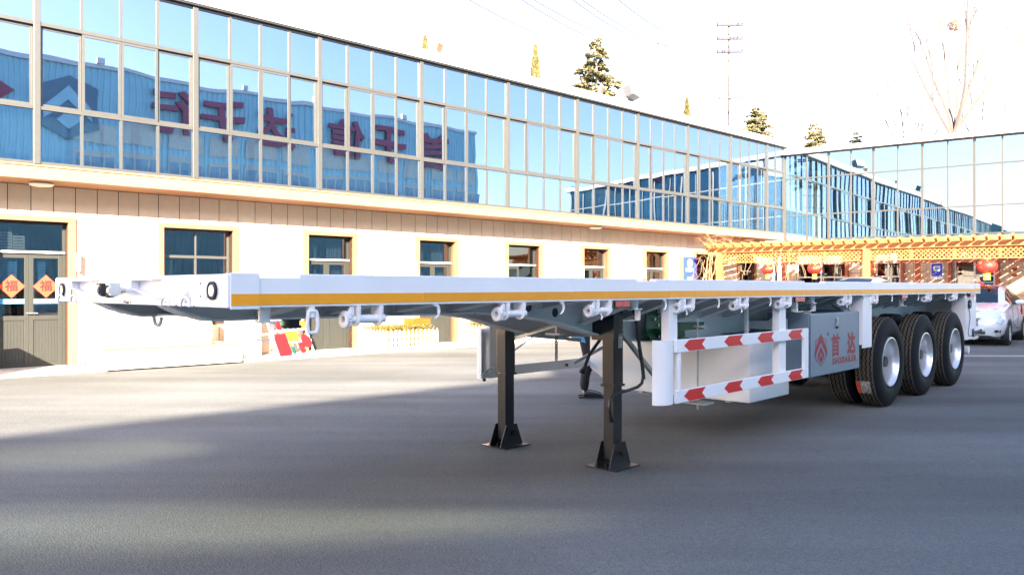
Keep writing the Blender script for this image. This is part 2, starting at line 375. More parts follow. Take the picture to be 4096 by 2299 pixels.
# hills far behind the yard
hm = MB(); pts = []
for i in range(61):
    a = R(200+i*3.2); d_ = 420+40*math.sin(i*.7)
    h = 26+16*math.sin(i*.31+1)+8*math.sin(i*.83)+4*math.sin(i*1.9)
    pts.append(((math.cos(a)*d_, math.sin(a)*d_, -2), (math.cos(a)*(d_+60), math.sin(a)*(d_+60), max(h, 6)), (math.cos(a)*(d_+160), math.sin(a)*(d_+160), -2)))
hm.add([p for t_ in pts for p in t_], [(i*3+j, i*3+j+1, i*3+j+4, i*3+j+3) for i in range(60) for j in range(2)])
hm.build('hills', 'hill', kind='structure', smooth=True)

# ------------------------------------------------------------------ the long glazed building on the left
B = thing('glazed_building', 'long two-storey building with blue glass upper floor above beige stone wall', 'building', (-7.95, 14.15, 0), TH_F)
OPEN = [  # trim outer left, opening left, opening right, trim outer right, kind
    (-1.40, -1.27, -.12, .003, 'door'), (1.449, 1.538, 2.917, 3.034, 'window'), (4.513, 4.622, 5.755, 5.862, 'door'),
    (7.526, 7.631, 8.765, 8.88, 'door'), (10.48, 10.60, 11.81, 11.927, 'door'), (13.546, 13.66, 14.79, 14.886, 'door'),
    (16.53, 16.66, 17.80, 17.878, 'door'), (19.358, 19.47, 20.68, 20.79, 'window'), (22.2, 22.3, 23.4, 23.5, 'door')]
ZH = 2.61
wall = MB(); xs = -24.0
for a, b, c, d, k in OPEN:
    wall.box(xs, b, .012, .30, 0, ZH); xs = c
    if k == 'window': wall.box(b, c, .012, .30, 0, .86)
wall.box(xs, 25.2, .012, .30, 0, ZH); wall.box(-24, 25.2, .012, .30, ZH, 3.25)
wall.build('wall', 'joint', B)
ZR = [.03, .69, 1.36, 2.035, 2.70, 3.248]
def panel(x0, x1, z0, z1):
    m = MB(); m.box(x0+.007, x1-.007, 0, .02, z0+.007, z1-.007); m.build('stone_panel', 'stone', B)
m = MB(); m.box(-24, -2.904, 0, .011, .03, 3.248); m.build('wall_facing', 'stone', B)
def cols(a, b, n): return [(a+(b-a)*i/n, a+(b-a)*(i+1)/n) for i in range(n)]
xs = -2.9
for a, b, c, d, k in OPEN + [(25.1, 0, 0, 0, 'end')]:
    for x0, x1 in cols(xs, a, 4):
        for r in range(5): panel(x0, x1, ZR[r], ZR[r+1])
    if k == 'end': break
    for x0, x1 in cols(a, d, 4):
        panel(x0, x1, ZR[4], ZR[5])
        if k == 'window': panel(x0, x1, .03, .69)
    xs = d
# door and window surrounds
for i, (a, b, c, d, k) in enumerate(OPEN):
    t = MB(); zb = .0 if k == 'door' else .78
    t.box(a, b, -.055, .235, zb, ZH); t.box(c, d, -.055, .235, zb, ZH); t.box(a, d, -.055, .235, ZH, 2.697)
    if k == 'window': t.box(b, c, -.055, .235, .78, .88)
    t.build('surround', 'trim', B, bev=.006)

# doors
def ribbed(x0, x1, z0, z1, y):
    m = MB(); m.box(x0, x1, y, y+.02, z0, z1); n = max(3, int((x1-x0)/.045))
    for i in range(n):
        xx = x0+(x1-x0)*(i+.5)/n; m.box(xx-.012, xx+.012, y-.006, y-.0005, z0+.01, z1-.01)
    return m
def frame(x0, x1, z0, z1, wd, y0, y1, m=None):
    m = m or MB(); m.box(x0, x0+wd, y0, y1, z0, z1); m.box(x1-wd, x1, y0, y1, z0, z1)
    m.box(x0+wd, x1-wd, y0, y1, z1-wd, z1); m.box(x0+wd, x1-wd, y0, y1, z0, z0+wd); return m
unit = MB(); unit.box(0, 1, 0, .006, 0, 1); U_BLUE = unit.mesh('pane', 'glass'); U_WING = unit.mesh('pane', 'wing_glass'); U_DARK = unit.mesh('pane', 'dark_glass')
def pane(me, x0, x1, z0, z1, y, parent): return put(me, 'pane', parent, (x0, y, z0), (0, 0, 0), (x1-x0, 1, z1-z0))
def knob(x, y, z, parent):
    m = MB(); m.tube([(x, y, z), (x, y-.05, z)], .013, 8); m.tube([(x, y-.05, z), (x+.09, y-.055, z)], .011, 8); m.build('handle', 'chrome', parent, smooth=True)
fu = text_mesh('福', .20, 'fu_ink', .0015, .004)
for i, (a, b, c, d, k) in enumerate(OPEN):
    Y = .20
    if k == 'door':
        f = frame(b, c, 0.02, ZH, .045, Y-.03, Y+.05); f.box(b+.045, c-.045, Y-.025, Y+.05, 2.03, 2.10)
        fr = f.build('door_frame', 'alu_grey', B, bev=.003)
        st = MB(); st.box(b+.02, c-.02, Y-.06, Y-.032, 2.05, 2.085)
        n = int((c-b)/.04)
        for q in range(n): st.box(b+.03+q*.04, b+.05+q*.04, Y-.066, Y-.061, 2.052, 2.083)
        st.build('drip_strip', 'sign_white', fr)
        pane(U_DARK, b+.045, c-.045, 2.10, ZH-.045, Y, fr)
        mid = (b+c)/2
        for side, (x0, x1) in enumerate(((b+.047, mid-.002), (mid+.002, c-.047))):
            if i == 4 and side == 1: continue
            L_ = frame(x0, x1, .03, 2.028, .068, Y-.015, Y+.03); L_.box(x0+.068, x1-.068, Y-.014, Y+.03, .86, .94)
            leaf = L_.build('door', 'alu_grey', B, bev=.003)
            ribbed(x0+.068, x1-.068, .098, .86, Y+.002).build('lower_panel', 'alu_grey', leaf)
            pane(U_DARK, x0+.068, x1-.068, .94, 1.96, Y+.005, leaf)
            knob(x1-.035 if side == 0 else x0+.035, Y-.015, .985, leaf)
            if i == 0:
                cx = (x0+x1)/2; h = .205
                dm = MB(); dm.prism([(cx-h, 1.46), (cx, 1.46-h), (cx+h, 1.46), (cx, 1.46+h)], Y-.022, Y-.018)
                dd = dm.build('paper_diamond', 'fu_red', leaf)
                put(fu, 'lettering', leaf, (cx, Y-.024, 1.455), FRONT)
                bn = MB(); bn.box(x0+.068, x1-.068, Y-.004, Y+.002, 1.155, 1.235); bn.build('film_band', 'banner', leaf)
                put(text_mesh('首于信 达于行' if side == 0 else '诚于心 立于品', .062, 'ink', .0006), 'lettering', leaf, (cx, Y-.006, 1.195), FRONT)
    else:
        f = frame(b, c, .88, ZH, .045, Y-.03, Y+.05); mid = (b+c)/2
        f.box(b+.045, c-.045, Y-.028, Y+.05, 2.03, 2.085); f.box(mid-.02, mid+.02, Y-.026, Y+.05, .925, 2.03); f.box(mid-.016, mid+.016, Y-.026, Y+.05, 2.085, ZH-.045)
        fr = f.build('window_frame', 'alu', B, bev=.003)
        for x0, x1 in ((b+.045, mid-.018), (mid+.018, c-.045)):
            pane(U_DARK, x0, x1, 2.085, ZH-.045, Y, fr); pane(U_DARK, x0, x1, .925, 2.03, Y+.01, fr)
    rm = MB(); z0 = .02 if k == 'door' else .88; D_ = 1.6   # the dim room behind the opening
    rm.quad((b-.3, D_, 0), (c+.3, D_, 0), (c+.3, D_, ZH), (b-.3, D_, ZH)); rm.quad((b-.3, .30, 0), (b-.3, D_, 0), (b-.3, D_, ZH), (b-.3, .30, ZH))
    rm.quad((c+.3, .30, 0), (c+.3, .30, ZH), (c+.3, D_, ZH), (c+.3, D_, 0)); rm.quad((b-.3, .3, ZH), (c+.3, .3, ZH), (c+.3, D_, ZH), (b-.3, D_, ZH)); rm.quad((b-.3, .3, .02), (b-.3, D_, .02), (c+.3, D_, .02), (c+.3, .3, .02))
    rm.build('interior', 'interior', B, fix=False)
    if i in (2, 3):
        for s_ in (0, 1):
            cm = MB(); n = 26; x0 = b+.05 if s_ == 0 else c-.45
            P_ = [(x0+.40*j/n, .42+.025*math.sin(j*1.5)) for j in range(n+1)]
            cm.add([(x, y, z) for x, y in P_ for z in (.3, 2.55)], [(2*j, 2*j+2, 2*j+3, 2*j+1) for j in range(n)]); cm.build('curtain', 'curtain', B, smooth=True)
# notices behind the first door
for x0, x1, z0, z1 in ((-1.2, -.93, 2.12, 2.42), (-.92, -.74, 2.12, 2.36), (-1.15, -.86, 1.55, 1.95), (-.55, -.42, 1.45, 1.9)):
    m = MB(); m.box(x0, x1, .30, .303, z0, z1); nb = m.build('notice', 'banner' if z0 < 2 else 'paper', B)
    q = MB()
    for j in range(5): q.box(x0+.02, x1-.02, .2985, .2995, z1-.05-j*.05, z1-.035-j*.05)
    q.build('print', 'ink', nb)
m = MB(); m.box(1.56, 1.78, .235, .238, 1.35, 1.98); nb = m.build('notice', mat('green_notice', (.20, .42, .16), .6), B)
for zz in (1.85, 1.65):
    for xx in (1.61, 1.72): q = MB(); q.lathe([(.232, .028), (.234, .028), (.234, .036), (.232, .036)], (xx, 0, zz), 'y', 16, closed=True); q.build('symbol', 'ink', nb)

# slab, soffit, roof
sl = MB(); sl.box(-24, 24.14, -.855, .3, 3.25, 3.46); sl.box(-24, 24.14, -.875, .3, 3.4605, 3.50); sl.build('slab_edge', 'fascia', B, bev=.012)
rf = MB(); rf.prism([(-.97, 6.80), (-.97, 7.02), (-.80, 7.05), (6.5, 7.9), (6.5, 6.80)], -24, 25.0, 'x'); rf.build('roof', 'alu_white', B, bev=.01)
gt = MB(); gt.box(-24, 24.2, -.945, -.80, 6.765, 6.797); gt.build('eaves_shade_strip', 'black_plastic', B)  # black strip standing in for the shade under the roof overhang
up = MB(); up.quad((-24, 2.4, 3.4), (24.8, 2.4, 3.4), (24.8, 2.4, 6.8), (-24, 2.4, 6.8)); up.quad((-24, -.8, 3.505), (-24, 2.4, 3.505), (24.8, 2.4, 3.505), (24.8, -.8, 3.505))
up.quad((-24, -.84, 6.76), (24.1, -.84, 6.76), (24.1, 2.4, 6.76), (-24, 2.4, 6.76)); up.quad((-24, -.84, 3.4), (-24, -.84, 6.8), (-24, 2.4, 6.8), (-24, 2.4, 3.4))
up.build('interior', 'interior_light', B, fix=False)
bl = MB()
x = -3.3
while x < 24.0: bl.box(x-.008, x+.008, -.62, -.60, 3.55, 4.36); x += .165
bl.build('baluster', 'baluster', B, kind='stuff')
hr = MB(); hr.box(-3.3, 24, -.62, -.60, 3.51, 3.535); hr.build('baluster_rail', 'baluster', B)
# curtain wall
MX = [-24.0, -21.4, -18.8, -16.2, -13.6, -11.0, -8.5, -5.95, -3.40, -.775, 1.842, 4.444, 7.09, 9.84, 12.48, 15.19, 17.80, 20.37, 22.84, 24.08]
GY = -.84
for i, x in enumerate(MX):
    m = MB(); m.box(x-.05, x+.05, GY-.05, GY+.08, 3.502, 6.763); m.build('mullion', 'alu', B, bev=.004)
def rails(x0, x1):
    for z0, z1, y in ((4.415, 4.475, GY-.035), (5.82, 5.885, GY-.035), (3.503, 3.545, GY-.03), (6.72, 6.762, GY-.03)):
        m = MB(); m.box(x0, x1, y, GY+.05, z0, z1); m.build('transom_rail', 'alu', B, bev=.003)
for i in range(len(MX)-1):
    x0, x1 = MX[i]+.051, MX[i+1]-.051; n = 4 if x1-x0 > 2 else 2
    rails(x0, x1); wd = (x1-x0)/n; ss = None
    for j in range(n):
        a, b = x0+j*wd, x0+(j+1)*wd
        pane(U_BLUE, a, b, 5.887, 6.718, GY, B); pane(U_BLUE, a, b, 3.547, 4.413, GY, B)
        if j:
            for z0, z1 in ((3.548, 4.412), (5.888, 6.717)):
                m = MB(); m.box(a-.021, a+.021, GY-.03, GY+.03, z0, z1); m.build('glazing_bar', 'alu', B)
        y = GY+.02 if (j in (0, 3) and n == 4) else GY-.025
        key = ss or frame(0.002, wd-.002, 0, 5.817-4.478, .042, 0, .035).mesh('window_sash', 'alu'); ss = key
        s_ = put(key, 'window_sash', B, (a, y, 4.478), bev=0)
        put(U_BLUE, 'pane', s_, (.042, .015, .042), (0, 0, 0), (wd-.084, 1, 5.817-4.478-.084))

# fittings on the wall: separate things
for x, lb in ((-.62, 'round ceiling lamp under the slab above the doors with red diamonds'), (13.75, 'round ceiling lamp under the slab above the middle doors'), (22.3, 'round ceiling lamp under the slab near the timber pergola')):
    p = wf(x, -.42, 0); t = thing('ceiling_lamp', lb, 'lamp', (p.x, p.y, 3.25), TH_F, 'ceiling lamps under the slab')
    m = MB(); m.lathe([(0, .001), (0, .17), (-.02, .18), (-.028, .18), (-.028, .001)], (0, 0, 0), 'z', 28); m.build('base', 'chrome', t, smooth=True)
    m = MB(); m.lathe([(-.03, .19), (-.04, .19), (-.06, .165), (-.072, .10), (-.075, .001)], (0, 0, 0), 'z', 28); m.build('lamp_shade', 'wall_white', t, smooth=True)
for x, lb in ((.03, 'right of the red diamond doors'), (5.87, 'right of the second doors, above the toy board'), (7.46, 'left of the doors by the yellow crates'), (10.44, 'left of the door standing open'), (13.50, 'left of the sixth opening from the left'), (16.47, 'left of the doors next to the blue sign')):
    p = wf(x, -.01, 0); t = thing('door_sign', 'small white projecting sign box '+lb, 'sign', (p.x, p.y, 1.73), TH_F, 'sign boxes beside the doors')
    m = MB(); m.box(-.022, .022, -.155, -.055, 0, .335); m.build('sign_box', 'sign_white', t, bev=.008)
    m = MB(); m.box(-.0245, -.0225, -.14, -.075, .05, .28); m.build('face_print', mat('violet_print', (.30, .28, .62), .5) if x < .1 else bpy.data.materials['violet_print'], t)
    m = MB(); m.box(-.008, .008, -.056, .01, .27, .29); m.box(-.008, .008, -.056, .01, .05, .07); m.build('bracket', 'alu', t)
p = wf(18.95, 0, 0)
t = thing('blue_sign', 'tall blue sign panel with white emblem on the wall left of the last window', 'sign', (p.x, p.y, 1.30), TH_F)
m = MB(); m.box(-.385, .385, -.14, -.0, 0, 1.19); m.build('panel', 'navy', t, bev=.006)
m = MB(); m.box(-.42, -.388, -.14, 0, 0, 1.19); m.build('side_frame', 'trim', t)
def shield(cx, cz, h, y, ring_only=False):
    """hexagonal crest outline with nested chevrons and a diamond"""
    w_ = h*.39; pts = [(cx, cz+h*.42), (cx+w_, cz+h*.30), (cx+w_, cz-h*.26), (cx, cz-h*.5), (cx-w_, cz-h*.26), (cx-w_, cz+h*.30)]
    inn = [(cx+(a-cx)*.93, cz+(b-cz)*.945) for a, b in pts]; r = MB()
    for i in range(6):
        j = (i+1) % 6; r.prism([pts[i], pts[j], inn[j], inn[i]], y-.0012, y)
    c = MB()
    c.prism([(cx, cz+h*.5), (cx+h*.46, cz-h*.02), (cx+h*.46, cz-h*.20), (cx, cz+h*.24)], y-.0022, y-.0014); c.prism([(cx, cz+h*.5), (cx, cz+h*.24), (cx-h*.46, cz-h*.20), (cx-h*.46, cz-h*.02)], y-.0022, y-.0014)
    c.prism([(cx, cz+h*.12), (cx+h*.23, cz-h*.14), (cx+h*.23, cz-h*.29), (cx, cz-h*.06)], y-.0022, y-.0014); c.prism([(cx, cz+h*.12), (cx, cz-h*.06), (cx-h*.23, cz-h*.29), (cx-h*.23, cz-h*.14)], y-.0022, y-.0014)
    c.prism([(cx, cz-h*.14), (cx+h*.15, cz-h*.28), (cx, cz-h*.40), (cx-h*.15, cz-h*.28)], y-.0022, y-.0014)
    return r, c
m = MB(); m.prism([(0+.15*math.cos(a*PI/8)*(1 if a % 2 else .9), .97+.15*math.sin(a*PI/8)*(1 if a % 2 else .9)) for a in range(16)], -.145, -.1415); m.build('emblem', 'sign_white', t)
m = MB(); m.prism([(0, 1.04), (.08, .96), (.08, .91), (0, .98), (-.08, .91), (-.08, .96)], -.148, -.1455); m.build('emblem', 'navy', t)
put(text_mesh('首达挂车', .12, 'sign_white', .001, .003), 'lettering', t, (0, -.142, .74), FRONT)
m = MB(); m.box(-.14, .14, -.143, -.141, .33, .48); m.box(-.08, .08, -.143, -.141, .12, .22); m.build('print', 'sign_white', t)

# washing trough
p = wf(0, 0, .03)
t = thing('wash_trough', 'long white tiled washing trough with taps against the wall beside the doors', 'wash trough', (p.x, p.y, .03), TH_F)
m = MB(); m.box(.15, 2.52, -1.40, -1.28, 0, .33); m.box(.15, .27, -1.279, -.02, 0, .33); m.box(2.40, 2.52, -1.279, -.02, 0, .33); m.box(.271, 2.399, -1.279, -.02, 0, .08); m.build('basin', 'wall_white', t, bev=.008)
m = MB(); m.box(.13, 2.54, -1.415, -1.26, .3305, .355); m.build('basin_rim', 'trim', t, bev=.004)
m = MB(); m.box(.28, 2.0, -.71, -.02, .081, 1.12); m.box(2.0, 2.22, -.70, -.02, .081, .86); m.build('tap_wall', 'wall_white', t, bev=.006)
m = MB(); m.box(1.98, 2.26, -.735, -.02, .861, .885); m.box(.26, 2.02, -.735, -.02, 1.121, 1.15); m.build('tap_wall_cap', 'cream', t)
for x in (.52, .93, 1.36, 1.78, 2.1):
    z = .80 if x < 2 else .48
    m = MB(); m.tube([(x, -.71, z), (x, -.79, z), (x+.01, -.83, z-.02), (x+.012, -.84, z-.07)], .012, 8); m.tube([(x, -.77, z), (x, -.77, z+.035)], .008, 6); m.bar((x-.025, -.77, z+.038), (x+.025, -.77, z+.038), .008)
    m.build('tap', 'brass', t, smooth=True)
p = wf(2.96, -.42, .03); t = thing('meter_cabinet', 'small white cabinet between the wash trough and the toy board', 'cabinet', (p.x, p.y, .03), TH_F)
m = MB(); m.box(-.3, .3, -.2, .22, 0, 1.0); m.build('body', 'wall_white', t, bev=.01)
m = MB(); m.box(-.26, .26, -.212, -.201, .05, .95); m.build('door', 'wall_white', t, bev=.004)
# broom
p = wf(.10, -.42, .035); t = thing('broom', 'broom with grey-brown bristles leaning by the door surround', 'broom', tuple(p), TH_F+.15)
m = MB(); random.seed(3)
for i in range(70):
    x = -.15+.3*random.random(); y = random.uniform(-.03, .03); m.bar((x*.7, y*.5, .10), (x*1.15, y*1.4, 0), .006)
m.build('bristles', 'broom', t, kind='stuff')
m = MB(); m.box(-.11, .11, -.022, .022, .095, .13); m.build('head', 'paper', t)
m = MB(); m.tube([(0, 0, .13), (.05, .33, 1.35)], .011, 8); m.build('handle', 'paper', t)
# wheelie bin standing outside the frame: its shadow falls on the first doors
p = wf(-2.05, -1.35, 0); t = thing('wheelie_bin', 'grey wheelie bin standing left of the red diamond doors', 'bin', (p.x, p.y, .0), TH_F+.1)
m = MB(); m.add([(-.22, -.24, .08), (.22, -.24, .08), (.22, .22, .08), (-.22, .22, .08), (-.29, -.33, .98), (.29, -.33, .98), (.29, .3, .98), (-.29, .3, .98)], [(0, 1, 2, 3), (4, 5, 6, 7), (0, 1, 5, 4), (1, 2, 6, 5), (2, 3, 7, 6), (3, 0, 4, 7)]); m.build('body', 'bin_grey', t, bev=.02)
m = MB(); m.box(-.31, .31, -.36, .34, .982, 1.03); m.build('lid', 'bin_grey', t, bev=.015)
for s_ in (-1, 1): m = MB(); m.disc((s_*.24, .22, .1), .1, -.025, .025, 'x'); m.build('wheel', 'black_plastic', t)
# toy board leaning frame
p = wf(3.82, -1.10, .03); t = thing('toy_board', 'sloping wooden board with red, green, blue and yellow blocks in front of the second doors', 'toy board', tuple(p), TH_F+R(23))
W_, Hh = 1.12, 1.22; tilt = R(24)
def bp_(u, v, d): return (-(W_/2)+u*W_, v*Hh*math.sin(tilt)+d*math.cos(tilt)*-1, v*Hh*math.cos(tilt)+d*math.sin(tilt)*-1+.02)
def slab3(u0, u1, v0, v1, d0, d1):
    m = MB(); vs = [bp_(u, v, d) for u in (u0, u1) for v in (v0, v1) for d in (d0, d1)]
    return m.add(vs, [(0, 1, 3, 2), (4, 6, 7, 5), (0, 4, 5, 1), (2, 3, 7, 6), (0, 2, 6, 4), (1, 5, 7, 3)])
for v in (.02, .24, .46, .66, .95): slab3(0, 1, v, v+.035, .0, .03).build('shelf_rail', 'paper', t)
for u in (0, .965): slab3(u, u+.035, 0, 1, -.02, .0).build('side_rail', 'paper', t)
for u0, u1, v0, v1, k in ((.0, .36, .70, 1.0, 'red'), (.37, .60, .70, .82, 'green'), (.62, .8, .70, .95, 'red'), (.82, 1, .70, .86, 'blue'), (.02, .14, .50, .66, 'red'), (.17, .29, .50, .66, 'red'), (.33, .44, .50, .66, 'green'), (.47, .58, .50, .66, 'blue'), (.61, .71, .50, .66, 'green'), (.73, .98, .50, .63, 'yellow'), (.02, .34, .04, .42, 'red'), (.36, .66, .28, .45, 'yellow'), (.38, .46, .06, .18, 'green'), (.60, .72, .06, .24, 'red'), (.36, .4, .2, .28, 'yellow')):
    slab3(u0, u1, v0, v1, .031, .05).build('block', 'board_'+k, t)
m = MB(); n = 24; cu, cv = .84, .26
m.add([bp_(cu+.13*math.cos(2*PI*i/n), cv+.12*math.sin(2*PI*i/n), d) for d in (.03, .055) for i in range(n)], [tuple(range(n)), tuple(range(2*n-1, n-1, -1))]+[(i, (i+1) % n, (i+1) % n+n, i+n) for i in range(n)]); m.build('round_block', 'board_red', t)
m = MB()
for x in (-W_/2+.02, W_/2-.02): m.bar((x, Hh*math.sin(tilt), Hh*math.cos(tilt)), (x, .95, 0), .03)
m.bar((-W_/2, .6, .45), (W_/2, .6, .45), .03); m.build('stand', 'paper', t)
# hedge planters
def leafmass(m, x0, x1, y0, y1, z0, z1, n, s):
    for i in range(n):
        x, y, z = random.uniform(x0, x1), random.uniform(y0, y1), z0+(z1-z0)*random.random()**.7
        a = Vector((random.gauss(0, 1), random.gauss(0, 1), random.gauss(0, 1))).normalized(); b = a.orthogonal().normalized(); c = a.cross(b); q = s*random.uniform(.6, 1.3); p = Vector((x, y, z))
        m.add([p-b*q-c*q*.5, p+b*q-c*q*.2, p+b*q*.6+c*q*.7, p-b*q*.7+c*q*.5], [(0, 1, 2, 3)])
random.seed(5)
PLB = None
for x0, lb in ((5.96, 'beside the toy board doors'), (8.98, 'seen behind the far landing leg'), (12.0, 'far right of the three hedge planters')):
    p = wf(x0, 0, .03); t = thing('hedge_planter', 'low yellow-green hedge inside white picket fence '+lb, 'planter', tuple(p), TH_F, 'hedge planters along the wall')
    m = MB(); m.box(-.02, 1.50, -1.18, -.02, 0, .07); m.build('kerb', 'wall_white', t, bev=.006)
    m = MB(); m.box(.03, 1.40, -1.08, -.05, .071, .10); m.build('soil', 'soil', t)
    m = MB(); m.box(.08, 1.34, -1.02, -.1, .10, .42)
    leafmass(m, .03, 1.40, -1.06, -.05, .12, .53, 5200, .022); m.build('foliage', 'leaf_hedge', t, kind='stuff', fix=False)
    pk = MB(); pk.prism([(-.024, 0), (.024, 0), (.024, .335), (.0, .375), (-.024, .335)], -.007, .007); pk = pk.mesh('picket', 'picket')
    for i in range(13): put(pk, 'picket', t, (.01+i*.1165, -1.10, .075))
    for i in range(8): put(pk, 'picket', t, (.0, -.1-i*.125, .075), (0, 0, R(90)))
    for z in (.135, .28):
        m = MB(); m.box(.0, 1.42, -1.085, -1.065, z, z+.045); m.build('fence_rail', 'picket', t)
        m = MB(); m.box(.015, .035, -1.06, -.03, z, z+.045); m.build('fence_rail', 'picket', t)
p = wf(7.28, -.42, .56); t = thing('yellow_crate', 'stack of yellow plastic trays on the hedge beside the third doors', 'crate', tuple(p), TH_F+.1)
for j in range(3): m = MB(); m.box(-.26, .26, -.18, .18, j*.045, j*.045+.038); m.box(-.28, .28, -.20, .20, j*.045+.0385, j*.045+.0445); m.build('tray', 'crate_yellow', t)
m = MB(); m.box(-.02, .02, -.15, .15, -.5, -.0005); m.build('leg', 'crate_yellow', t)

# flood lights on the roof edge
def flood(x, z, kind, lb, tilt_=.35, turn=0.0):
    p = wf(x, -.86, 0); t = thing('floodlight', lb, 'floodlight', (p.x, p.y, z), TH_F+turn, 'floodlights on the roof edge')
    if kind == 'led':
        m = MB(); m.box(-.24, .24, -.10, .10, -.11, .13); h = m.build('body', 'dark_grey', t, bev=.015); h.rotation_euler = (tilt_, 0, 0); h.location = (0, -.05, .24); h.scale = (1.35, 1.35, 1.35)
        for i in range(6):
            for j in range(2):
                q = MB(); q.disc((-.19+i*.076, 0, -.045+j*.10), .034, -.115, -.101, 'y', 12); q.build('lens', 'clear_lens', h)
    else:
        m = MB(); m.box(-.17, .17, -.03, .03, -.13, .13); h = m.build('body', 'paper', t, bev=.01); h.rotation_euler = (tilt_, 0, 0); h.location = (0, 0, .12)
        q = MB(); q.box(-.14, .14, -.036, -.031, -.10, .10); q.build('lens', 'trim', h)
    m = MB(); m.bar((0, .05, -.02), (0, .02, .1), .03); m.box(-.1, .1, -.02, .08, -.03, -.015); m.build('bracket', 'dark_grey', t)
flood(7.6, 7.07, 'plain', 'pale square floodlight on the roof edge left of the slim cypress', turn=.5)
flood(13.5, 7.06, 'plain', 'pale square floodlight on the roof edge below the large cedar', turn=.5)
flood(14.8, 7.05, 'led', 'dark floodlight with two rows of round lenses on the roof edge', -.3, turn=.35)
flood(2.45, 7.05, 'led', 'dark floodlight cut by the top of the photo', .35)

# ------------------------------------------------------------------ glass wing on the right
TH_N = math.atan2(-.69, .725)
Wg = thing('glass_wing', 'lower wing with pale blue mirror glass behind the timber pergola', 'building', (10.42, 29.8, 0), TH_N)
WW = Matrix.Translation((10.42, 29.8, 0)) @ Matrix.Rotation(TH_N, 4, 'Z')
GX = [0.058, 0.903, 1.715, 2.514, 3.292, 4.097, 4.886, 5.659, 6.445, 7.233, 8.02, 8.81, 9.6, 10.4, 11.2, 12.0]
def tz(z, x): return 1.44+(z-1.44)*(1-.0045*x)      # the eaves fall slightly towards the right
thick = (0, 2, 4, 6, 8, 10, 12, 14, 15)
for i, x in enumerate(GX):
    h_ = .04 if i in thick else .022; m = MB(); m.box(x-h_, x+h_, -.035, .05, tz(3.14 if i < 3 else 3.24, x), tz(6.47, x)); m.build('mullion', 'alu', Wg, bev=.003)
def hbar(x0, x1, y0, y1, za, zb_, nm, mt, fn=MB):
    m = MB(); m.add([(x, y, tz(z, x)) for x in (x0, x1) for y in (y0, y1) for z in (za, zb_)], [(0, 1, 3, 2), (4, 6, 7, 5), (0, 4, 5, 1), (2, 3, 7, 6), (0, 2, 6, 4), (1, 5, 7, 3)]); m.build(nm, mt, Wg)
for i in range(len(GX)-1):
    x0, x1 = GX[i]+(.041 if i in thick else .023), GX[i+1]-(.041 if i+1 in thick else .023); zb = 3.14 if i < 2 else 3.24
    for z0, z1 in ((zb, zb+.035), (4.15, 4.20), (5.535, 5.585), (6.43, 6.47)): hbar(x0, x1, -.028, .045, z0, z1, 'transom_rail', 'alu')
    for z0, z1 in ((zb+.036, 4.149), (4.201, 5.534), (5.586, 6.429)): hbar(x0, x1, 0, .006, z0, z1, 'pane', 'wing_glass')
for j in range(1): hbar(-.05, 12.2, -.24, 7, 6.48, 6.64, 'roof', 'alu_white')
m = MB(); m.box(0, 12, .06, .9, 2.95, 3.12); m.build('slab_edge', 'fascia', Wg)
m = MB(); m.quad((0, 3.5, 3), (12, 3.5, 3), (12, 3.5, 6.5), (0, 3.5, 6.5)); m.quad((0, .06, 3.125), (12, .06, 3.125), (12, 3.5, 3.125), (0, 3.5, 3.125)); m.quad((12, 0, 3), (12, 0, 6.5), (12, 3.5, 6.5), (12, 3.5, 3)); m.build('interior', 'interior_light', Wg, fix=False)
m = MB(); WO = [(.35, 2.2, 0.0), (3.25, 4.08, .85), (5.77, 6.95, 0.0), (8.6, 9.9, .85)]; xs = -.2
for a, b, zb in WO:
    m.box(xs, a, .36, .55, 0, 3.0); xs = b; m.box(a, b, .36, .55, 2.35, 3.0)
    if zb: m.box(a, b, .36, .55, 0, zb)
m.box(xs, 12, .36, .55, 0, 3.0); m.build('wall', 'joint', Wg)
def tiles(x0, x1, z0, z1):
    n = max(1, round((x1-x0)/.44)); k = max(1, round((z1-z0)/.42))
    for i in range(n):
        for j in range(k):
            q = MB(); q.box(x0+(x1-x0)*i/n+.005, x0+(x1-x0)*(i+1)/n-.005, .345, .37, z0+(z1-z0)*j/k+.005, z0+(z1-z0)*(j+1)/k-.005); q.build('wall_tile', 'tile_beige', Wg)
xs = -.05
for a, b, zb in WO: tiles(xs, a, 0.02, 2.35); tiles(a, b, 2.35, 3.0); xs = b
tiles(xs, 11.9, .02, 2.35)
for x in (2.22, 3.15, 4.12, 5.62, 6.99, 8.5, 9.95): m = MB(); m.box(x, x+.10, .20, .344, 0, 2.99); m.build('pilaster', 'red_wood', Wg, bev=.004)
for a, b, zb in WO:
    f = frame(a, b, max(zb, .02), 2.35, .045, .38, .44); mid = (a+b)/2; f.box(mid-.025, mid+.025, .382, .44, max(zb, .02)+.045, 2.305); f.box(a+.045, b-.045, .379, .441, 1.80, 1.85)
    fr = f.build('window_frame', 'alu_white', Wg)
    for x0, x1 in ((a+.045, mid-.025), (mid+.025, b-.045)): pane(U_DARK, x0, x1, max(zb, .02)+.045, 1.80, .41, fr); pane(U_DARK, x0, x1, 1.85, 2.305, .41, fr)
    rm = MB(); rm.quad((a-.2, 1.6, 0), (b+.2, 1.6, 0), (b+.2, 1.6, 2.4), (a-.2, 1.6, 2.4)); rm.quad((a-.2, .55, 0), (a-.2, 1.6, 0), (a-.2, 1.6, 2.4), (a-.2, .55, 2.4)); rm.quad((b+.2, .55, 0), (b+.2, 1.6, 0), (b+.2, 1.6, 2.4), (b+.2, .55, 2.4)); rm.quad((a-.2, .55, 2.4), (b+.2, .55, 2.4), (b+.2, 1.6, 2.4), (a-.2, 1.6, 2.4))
    rm.build('interior', 'interior', Wg, fix=False)
